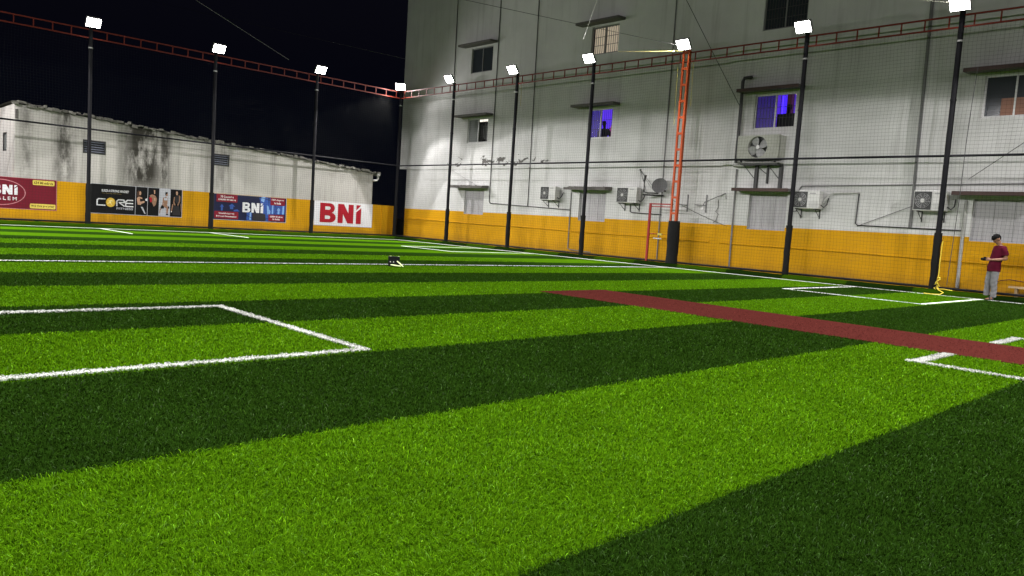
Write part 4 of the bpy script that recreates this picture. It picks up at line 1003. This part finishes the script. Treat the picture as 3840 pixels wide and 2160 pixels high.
    tm = fuse([], .009 if detail else .014, T)
    for v in tm.vertices: v.co += v.normal*((.002+.004*max(0, .5-v.co.z))*(math.sin(v.co.z*55 + v.co.x*38 + v.co.y*22) + .7*math.sin(v.co.z*23 - v.co.x*60 + v.co.y*31)))
    mesh_obj('trousers', tm, mats[3], root)
    if detail:
        for s in (1, -1):
            x0 = (.03 if s > 0 else .12)*.7; sd_ = MB()
            ol = [(-.085, .0), (-.075, .032), (-.02, .038), (.06, .046), (.13, .050), (.185, .034), (.20, 0), (.185, -.034), (.13, -.044), (.06, -.036), (-.02, -.032), (-.075, -.030)]
            k_ = len(ol); vv = [(x0+p[0], s*.118+p[1], z) for z in (.0, .024) for p in ol]
            sd_.add(vv, [tuple(range(k_)), tuple(range(2*k_-1, k_-1, -1))] + [(i, (i+1) % k_, k_+(i+1) % k_, k_+i) for i in range(k_)])
            for px in (.10, .02): sd_.tube([(x0+px, s*.118-.045, .02), (x0+px-.01, s*.118-.02, .078), (x0+px-.01, s*.118+.02, .078), (x0+px, s*.118+.045, .02)], .018, 6)
            sd_.build('sandal', M['sandal'], root)
    return root
man = person((27.03, -.27, .0), math.radians(226), 'man in maroon T-shirt and grey trousers, head bent over the dark camera he holds', [M['skin'], M['hair'], M['maroon_cloth'], M['grey_cloth']])
# camera in his hands
fd = Vector((math.cos(math.radians(226)), math.sin(math.radians(226)), 0)); lf = Vector((-fd.y, fd.x, 0)); mc = Vector((27.03, -.27, 0)) + fd*.262 + Vector((0, 0, 1.045))
hc_ = thing('handheld_camera', mc, 'small black camera held in both hands by the man in maroon', 'camera')
MB().obox(mc, fd, lf, (0, 0, 1), (.030, .058, .042)).build('body', M['black_plastic'], hc_, bevel=.008)
MB().tube([mc+fd*.03, mc+fd*.085], .034, 16).build('barrel', M['black_plastic'], hc_, True)
MB().obox(mc+Vector((0, 0, .05)), fd, lf, (0, 0, 1), (.018, .022, .010)).build('viewfinder', M['black_plastic'], hc_)
q = on_a(2267, 455, DA+.50); person((q.x, DA+.50, q.z-1.69), math.radians(-60), 'dark silhouette of a person behind bars in the smaller blue lit window', [M['dark_cloth']]*4, False, False)
q = on_a(2961, 393, yb+.95); person((q.x, yb+.95, q.z-1.69), math.radians(-60), 'dark silhouette of a person in the blue lit window above the fan cooler', [M['dark_cloth']]*4, False, False)

# ------------------------------------------------------------------ small things on and by the pitch
sb = Vector((17.83, -12.40, 0)); vd = Vector((CAM.x-sb.x, CAM.y-sb.y, 0)).normalized(); sd = Vector((-vd.y, vd.x, 0))
blk = thing('stump_block', sb, 'black block with small pale holes standing on the halfway line', 'stump block')
upv = (Vector((0, 0, 1)) - sd*.05).normalized()
MB().obox(sb+Vector((0, 0, .125)), sd, vd, upv, (.135, .06, .118)).build('block', M['black_plastic'], blk, bevel=.012)
for k_ in (-.085, -.01): MB().disc(sb+Vector((0, 0, .125))+vd*.0605+sd*k_-upv*.01, vd, .013, .004, 12).build('hole', M['ac_white'], blk)
for k_, w_ in ((-.085, .022), (.105, .018)): MB().obox(sb+Vector((0, 0, .247))+sd*k_, sd, vd, upv, (w_, .012, .004)).build('top_stud', M['pale_stick'], blk)
s1 = thing('stump', sb+vd*.12, 'pale yellow stump lying along the foot of the black block', 'stump', 'pale stumps by the black block')
MB().tube([sb+vd*.10-sd*.07+Vector((0, 0, .05)), sb+vd*.16+sd*.04+Vector((0, 0, .04)), sb+vd*.24+sd*.16+Vector((0, 0, .035))], [.013, .019, .011], 12).build('rod', M['pale_stick'], s1, True)
s2 = thing('stump', sb+vd*.12+sd*.15, 'pale yellow stump leaning down from the right side of the black block', 'stump', 'pale stumps by the black block')
MB().tube([sb+vd*.07+sd*.075+Vector((0, 0, .135)), sb+vd*.20+sd*.15+Vector((0, 0, .08)), sb+vd*.32+sd*.215+Vector((0, 0, .035))], [.013, .015, .011], 12).build('rod', M['pale_stick'], s2, True)

rope = thing('rope', (25.7, -.12, 0), 'tangled yellow rope hanging at the foot of a black pole', 'rope')
rb = Vector((25.72, -.10, 0)); rp_ = MB()
rp_.tube([rb+Vector((0, 0, 1.45)), rb+Vector((-.01, -.01, .9)), rb+Vector((0, -.02, .45))], .010, 6)
pts = [rb+Vector((.05*math.cos(i*1.9)+.02*math.sin(i*.7), -.04-.05*abs(math.sin(i*1.3)), .45-.30*i/16+.05*math.sin(i*2.3))) for i in range(17)]
rp_.tube(pts, .013, 6)
rp_.tube([rb+Vector((.0, -.08, .18)), rb+Vector((.10, -.25, .14)), rb+Vector((.24, -.30, .08)), rb+Vector((.20, -.42, .03)), rb+Vector((.02, -.46, .02)), rb+Vector((-.2, -.42, .02))], .011, 6)
rp_.tube([rb+Vector((.05, -.1, .16)), rb+Vector((.22, -.2, .17)), rb+Vector((.42, -.2, .15))], .009, 6)
rp_.build('strands', M['rope'], rope, True)
bench = thing('bench', (27.9, .35, 0), 'low plank bench behind the net at the far right', 'bench')
MB().box(27.28, 28.9, .20, .48, .34, .385).build('seat', M['timber'], bench)
for xx in (27.42, 28.7): MB().box(xx, xx+.06, .26, .42, -.33, .339).build('leg', M['timber'], bench)
hose = thing('hose', (27.2, .6, .5), 'thin brown hose curving along the yellow wall behind the man', 'hose')
MB().tube([(26.85, .62, .40), (27.0, .60, .50), (27.2, .60, .545), (27.5, .6, .52), (27.9, .6, .42), (28.3, .6, .38)], .013, 6).build('tube', M['hose'], hose, True)
br2 = thing('net_rope', (25.6, -.02, 0), 'thin dark seam rope running down the net right of the pole with the rope', 'rope')
MB().tube([on_a(u, v, -.015) for u, v in ((3668, 250), (3645, 390), (3623, 540), (3596, 760), (3550, 1070))], .010, 5).build('cord', M['cable'], br2, True)

# overhead and loose cables: (photo points, plane height) give two places on each straight run
def wire(label, p, q, r, mat, sag=.0, far=1.0):
    p, q = Vector(p), Vector(q); q = p + (q-p)*far; pts = []
    for i in range(13):
        f = i/12; c = p.lerp(q, f); c.z -= sag*4*f*(1-f); pts.append(c)
    o = MB().tube(pts, r, 5, False).build('cable', mat, None, True); return tag(o, label, 'cable')
L_ = lambda u, v, z: survey(u, v, z, 2)
wire('thin dark overhead cable from the lattice column lamp up across the white building', (17.0, -.3, 7.62), L_(1745, 0, 7.75), .008, M['cable'], .0, 1.3)
wire('lamp-lit cable running left from the top of the lattice column', (16.95, -.15, 7.5), on_a(2319, 194, -2.5), .006, M['yellow_cable'])  # yellow colour stands for lamp light on this wire
wire('bright pale cable running up left from the lamp over the roped pole', (25.5, -.3, 7.70), L_(3463, 0, 7.8), .010, M['lit_cable'], 0, 1.6)
wire('dark cable slanting up from the black waste pipe', (18.9, .5, 5.6), on_a(2574, 0, .3), .012, M['cable'], 0, 1.2)
wire('long faint cable crossing the night sky toward the white building', on_a(551, 0, 9), on_a(1520, 221, .75), .012, M['pipe'])
wire('short faint cable crossing the night sky above the blue banner', on_b(734, 0, -1.5), on_b(960, 145, -1.5), .012, M['pipe'], 0, 1.6)
wire('short lamp-lit cable hanging past the lit curtained window', L_(2187, 147, 7.9), L_(2239, 0, 7.95), .006, M['lit_cable'])
wire('thin cable slanting across the wall to the top of the right boarded window', on_a(3632, 672, .5), on_a(3840, 535, .1), .009, M['cable'], 0, 1.3)
wire('second thin cable slanting behind the right air conditioner', on_a(3214, 848, .62), on_a(3480, 752, .55), .009, M['cable'])
wire('thin cable drooping from the satellite dish down the wall', on_a(2518, 748, .6), on_a(2735, 852, .7), .009, M['cable'], .05)
wire('thin faint cable slanting to the canopy of the smallest boarded window', W(3.4, 3.6), W(5.4, 2.84), .007, M['pipe'])
wire('yellow cord hanging beside the third pole from the corner', (8.75, .05, 7.1), (8.75, .05, 6.2), .008, M['yellow_cable'])
wire('yellow cord hanging left of the lattice column', (16.72, -.1, 7.1), (16.74, -.08, 5.0), .008, M['yellow_cable'])
wire('yellow cord hanging right of the lattice column', (17.32, -.05, 7.1), (17.34, -.05, 5.6), .008, M['yellow_cable'])

# ------------------------------------------------------------------ pile of the turf
P, D = fan_points(880000, 1.2, 24, 1.62)
ok = inside(P, .5, 34.3, -24.0, -.38)
P, D = P[ok], D[ok]
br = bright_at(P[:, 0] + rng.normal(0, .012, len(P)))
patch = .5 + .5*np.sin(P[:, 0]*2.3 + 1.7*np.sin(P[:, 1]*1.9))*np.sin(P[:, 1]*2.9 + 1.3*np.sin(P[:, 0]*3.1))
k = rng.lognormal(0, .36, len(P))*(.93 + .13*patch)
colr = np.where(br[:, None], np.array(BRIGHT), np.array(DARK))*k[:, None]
glint = rng.random(len(P)) < .05; colr[glint] = colr[glint]*1.5 + np.array([.022, .030, .018])  # glints painted into the colour of a few random blades
yl = rng.random(len(P)) < .14
colr[yl] = colr[yl]*np.array([1.5, 1.25, 1.6])
redm = inside(P, *PITCH_BOX); colr[redm] = np.array([.072, .0165, .0135])*k[redm][:, None]
onl = np.zeros(len(P), bool)
for L in LINES: onl |= inside(P, *L)
wid = .0025*np.clip(D/2.6, .8, 3.2); hgt = rng.uniform(.012, .021, len(P)); hgt[redm] = rng.uniform(.012, .018, redm.sum())
Vb, Cb = blades(P[~onl], wid[~onl], hgt[~onl], colr[~onl])
go = blade_object('artificial_grass', Vb, Cb, M['blade']); tag(go, 'green artificial grass pile on the near turf', 'grass', kind='stuff')

def line_object(L):
    mb = MB().box(L[0], L[1], L[2], L[3], 0, .010)
    o = mb.build('turf_line', M['white_line'])
    tag(o, 'white line sewn into the turf', kind='structure')
    # fringe of white pile on lines close enough to read
    c = Vector(((L[0]+L[1])/2, (L[2]+L[3])/2))
    A_ = np.array([[L[0], L[2]], [L[1], L[3]]]); q = np.clip(np.array([CAM.x, CAM.y]), A_[0], A_[1])
    dmin = np.hypot(*(q-np.array([CAM.x, CAM.y])))
    if dmin < 14:
        n = int((L[1]-L[0])*(L[3]-L[2])*9000)
        Q = np.stack([rng.uniform(L[0]-.012, L[1]+.012, n), rng.uniform(L[2]-.012, L[3]+.012, n)], 1)
        dq = np.hypot(Q[:, 0]-CAM.x, Q[:, 1]-CAM.y); kk = dq < 20; Q = Q[kk]; dq = dq[kk]
        if len(Q):
            cw = np.array([.60, .61, .57])*rng.lognormal(-.08, .16, len(Q))[:, None]*(.86+.14*np.sin(Q[:, 0]*3.7+2*np.sin(Q[:, 1]*2.3)))[:, None]
            v, cc = blades(Q, .0034*np.clip(dq/2.6, .8, 3.2), rng.uniform(.013, .025, len(Q)), np.minimum(cw, .85))
            n0 = len(o.data.vertices)
            bo = blade_object('turf_line', v, cc, M['blade'])
            # one mesh: the sewn strip and its pile
            bm = bmesh.new(); bm.from_mesh(bo.data); nf = len(bm.faces)
            lay = bm.verts.layers.float_color.get('blade')
            vs = [bm.verts.new(x) for x in [(a, b, h) for h in (.0, .012) for b in (L[2], L[3]) for a in (L[0], L[1])]]
            for x in vs: x[lay] = (.7, .72, .68, 1)
            for f in [(0, 2, 3, 1), (4, 5, 7, 6), (0, 1, 5, 4), (2, 6, 7, 3), (0, 4, 6, 2), (1, 3, 7, 5)]: bm.faces.new([vs[i] for i in f])
            bm.to_mesh(o.data); bm.free()
            o.data.materials.clear(); o.data.materials.append(M['blade'])
            bpy.data.objects.remove(bo)
for L in LINES: line_object(L)

# ------------------------------------------------------------------ light
wd = bpy.data.worlds.new('World'); S.world = wd; wd.use_nodes = True
nt = wd.node_tree; sk = nt.nodes.new('ShaderNodeTexSky'); sk.sky_type = 'NISHITA'; sk.sun_disc = False; sk.sun_elevation = math.radians(-4); sk.sun_rotation = math.radians(120)
bg = nt.nodes['Background']; ad = nt.nodes.new('ShaderNodeVectorMath'); ad.operation = 'ADD'; ad.inputs[1].default_value = (.010, .014, .038); nt.links.new(sk.outputs[0], ad.inputs[0]); nt.links.new(ad.outputs[0], bg.inputs['Color']); bg.inputs['Strength'].default_value = .10
def lamp(pos, inward, k=1):
    w = Vector(inward).normalized()
    for nm, P_, half, down, bl in (('floodlight_beam', BEAM, 48, 52, .045), ('floodlight_spill', SPILL, 88, 30, .35)):
        ld = bpy.data.lights.new(nm, 'SPOT'); ld.energy = P_*k; ld.spot_size = math.radians(2*half); ld.spot_blend = bl; ld.shadow_soft_size = .12; ld.color = (1, .965, .965)
        o = bpy.data.objects.new(nm, ld); COL.objects.link(o); o.location = pos
        dv = w*math.cos(math.radians(down)) + Vector((0, 0, -math.sin(math.radians(down)))); o.rotation_euler = dv.to_track_quat('-Z', 'Y').to_euler()
BEAM, SPILL = 2100, 190
fwd = .46
for i in range(9):
    lamp((SP*i if i else .33, -fwd, LAMP_Z-.06), (0, -1, 0) if i else (1, -1, 0)); lamp((SP*i, -24.1+fwd, LAMP_Z-.06), (0, 1, 0), 1.9 if i < 4 else .95)
for j in range(1, 5):
    lamp((fwd, -TB*j, LAMP_Z-.06), (1, 0, 0)); lamp((34.1-fwd, -TB*j, LAMP_Z-.06), (-1, 0, 0))

S.view_settings.view_transform = 'Standard'; S.view_settings.look = 'None'; S.view_settings.exposure = 0; S.view_settings.gamma = 1
S.render.engine = 'CYCLES'; S.cycles.max_bounces = 5; S.cycles.diffuse_bounces = 3; S.cycles.glossy_bounces = 2; S.cycles.transparent_max_bounces = 8
S.cycles.use_denoising = True; S.cycles.sample_clamp_indirect = 4; S.cycles.use_light_tree = True
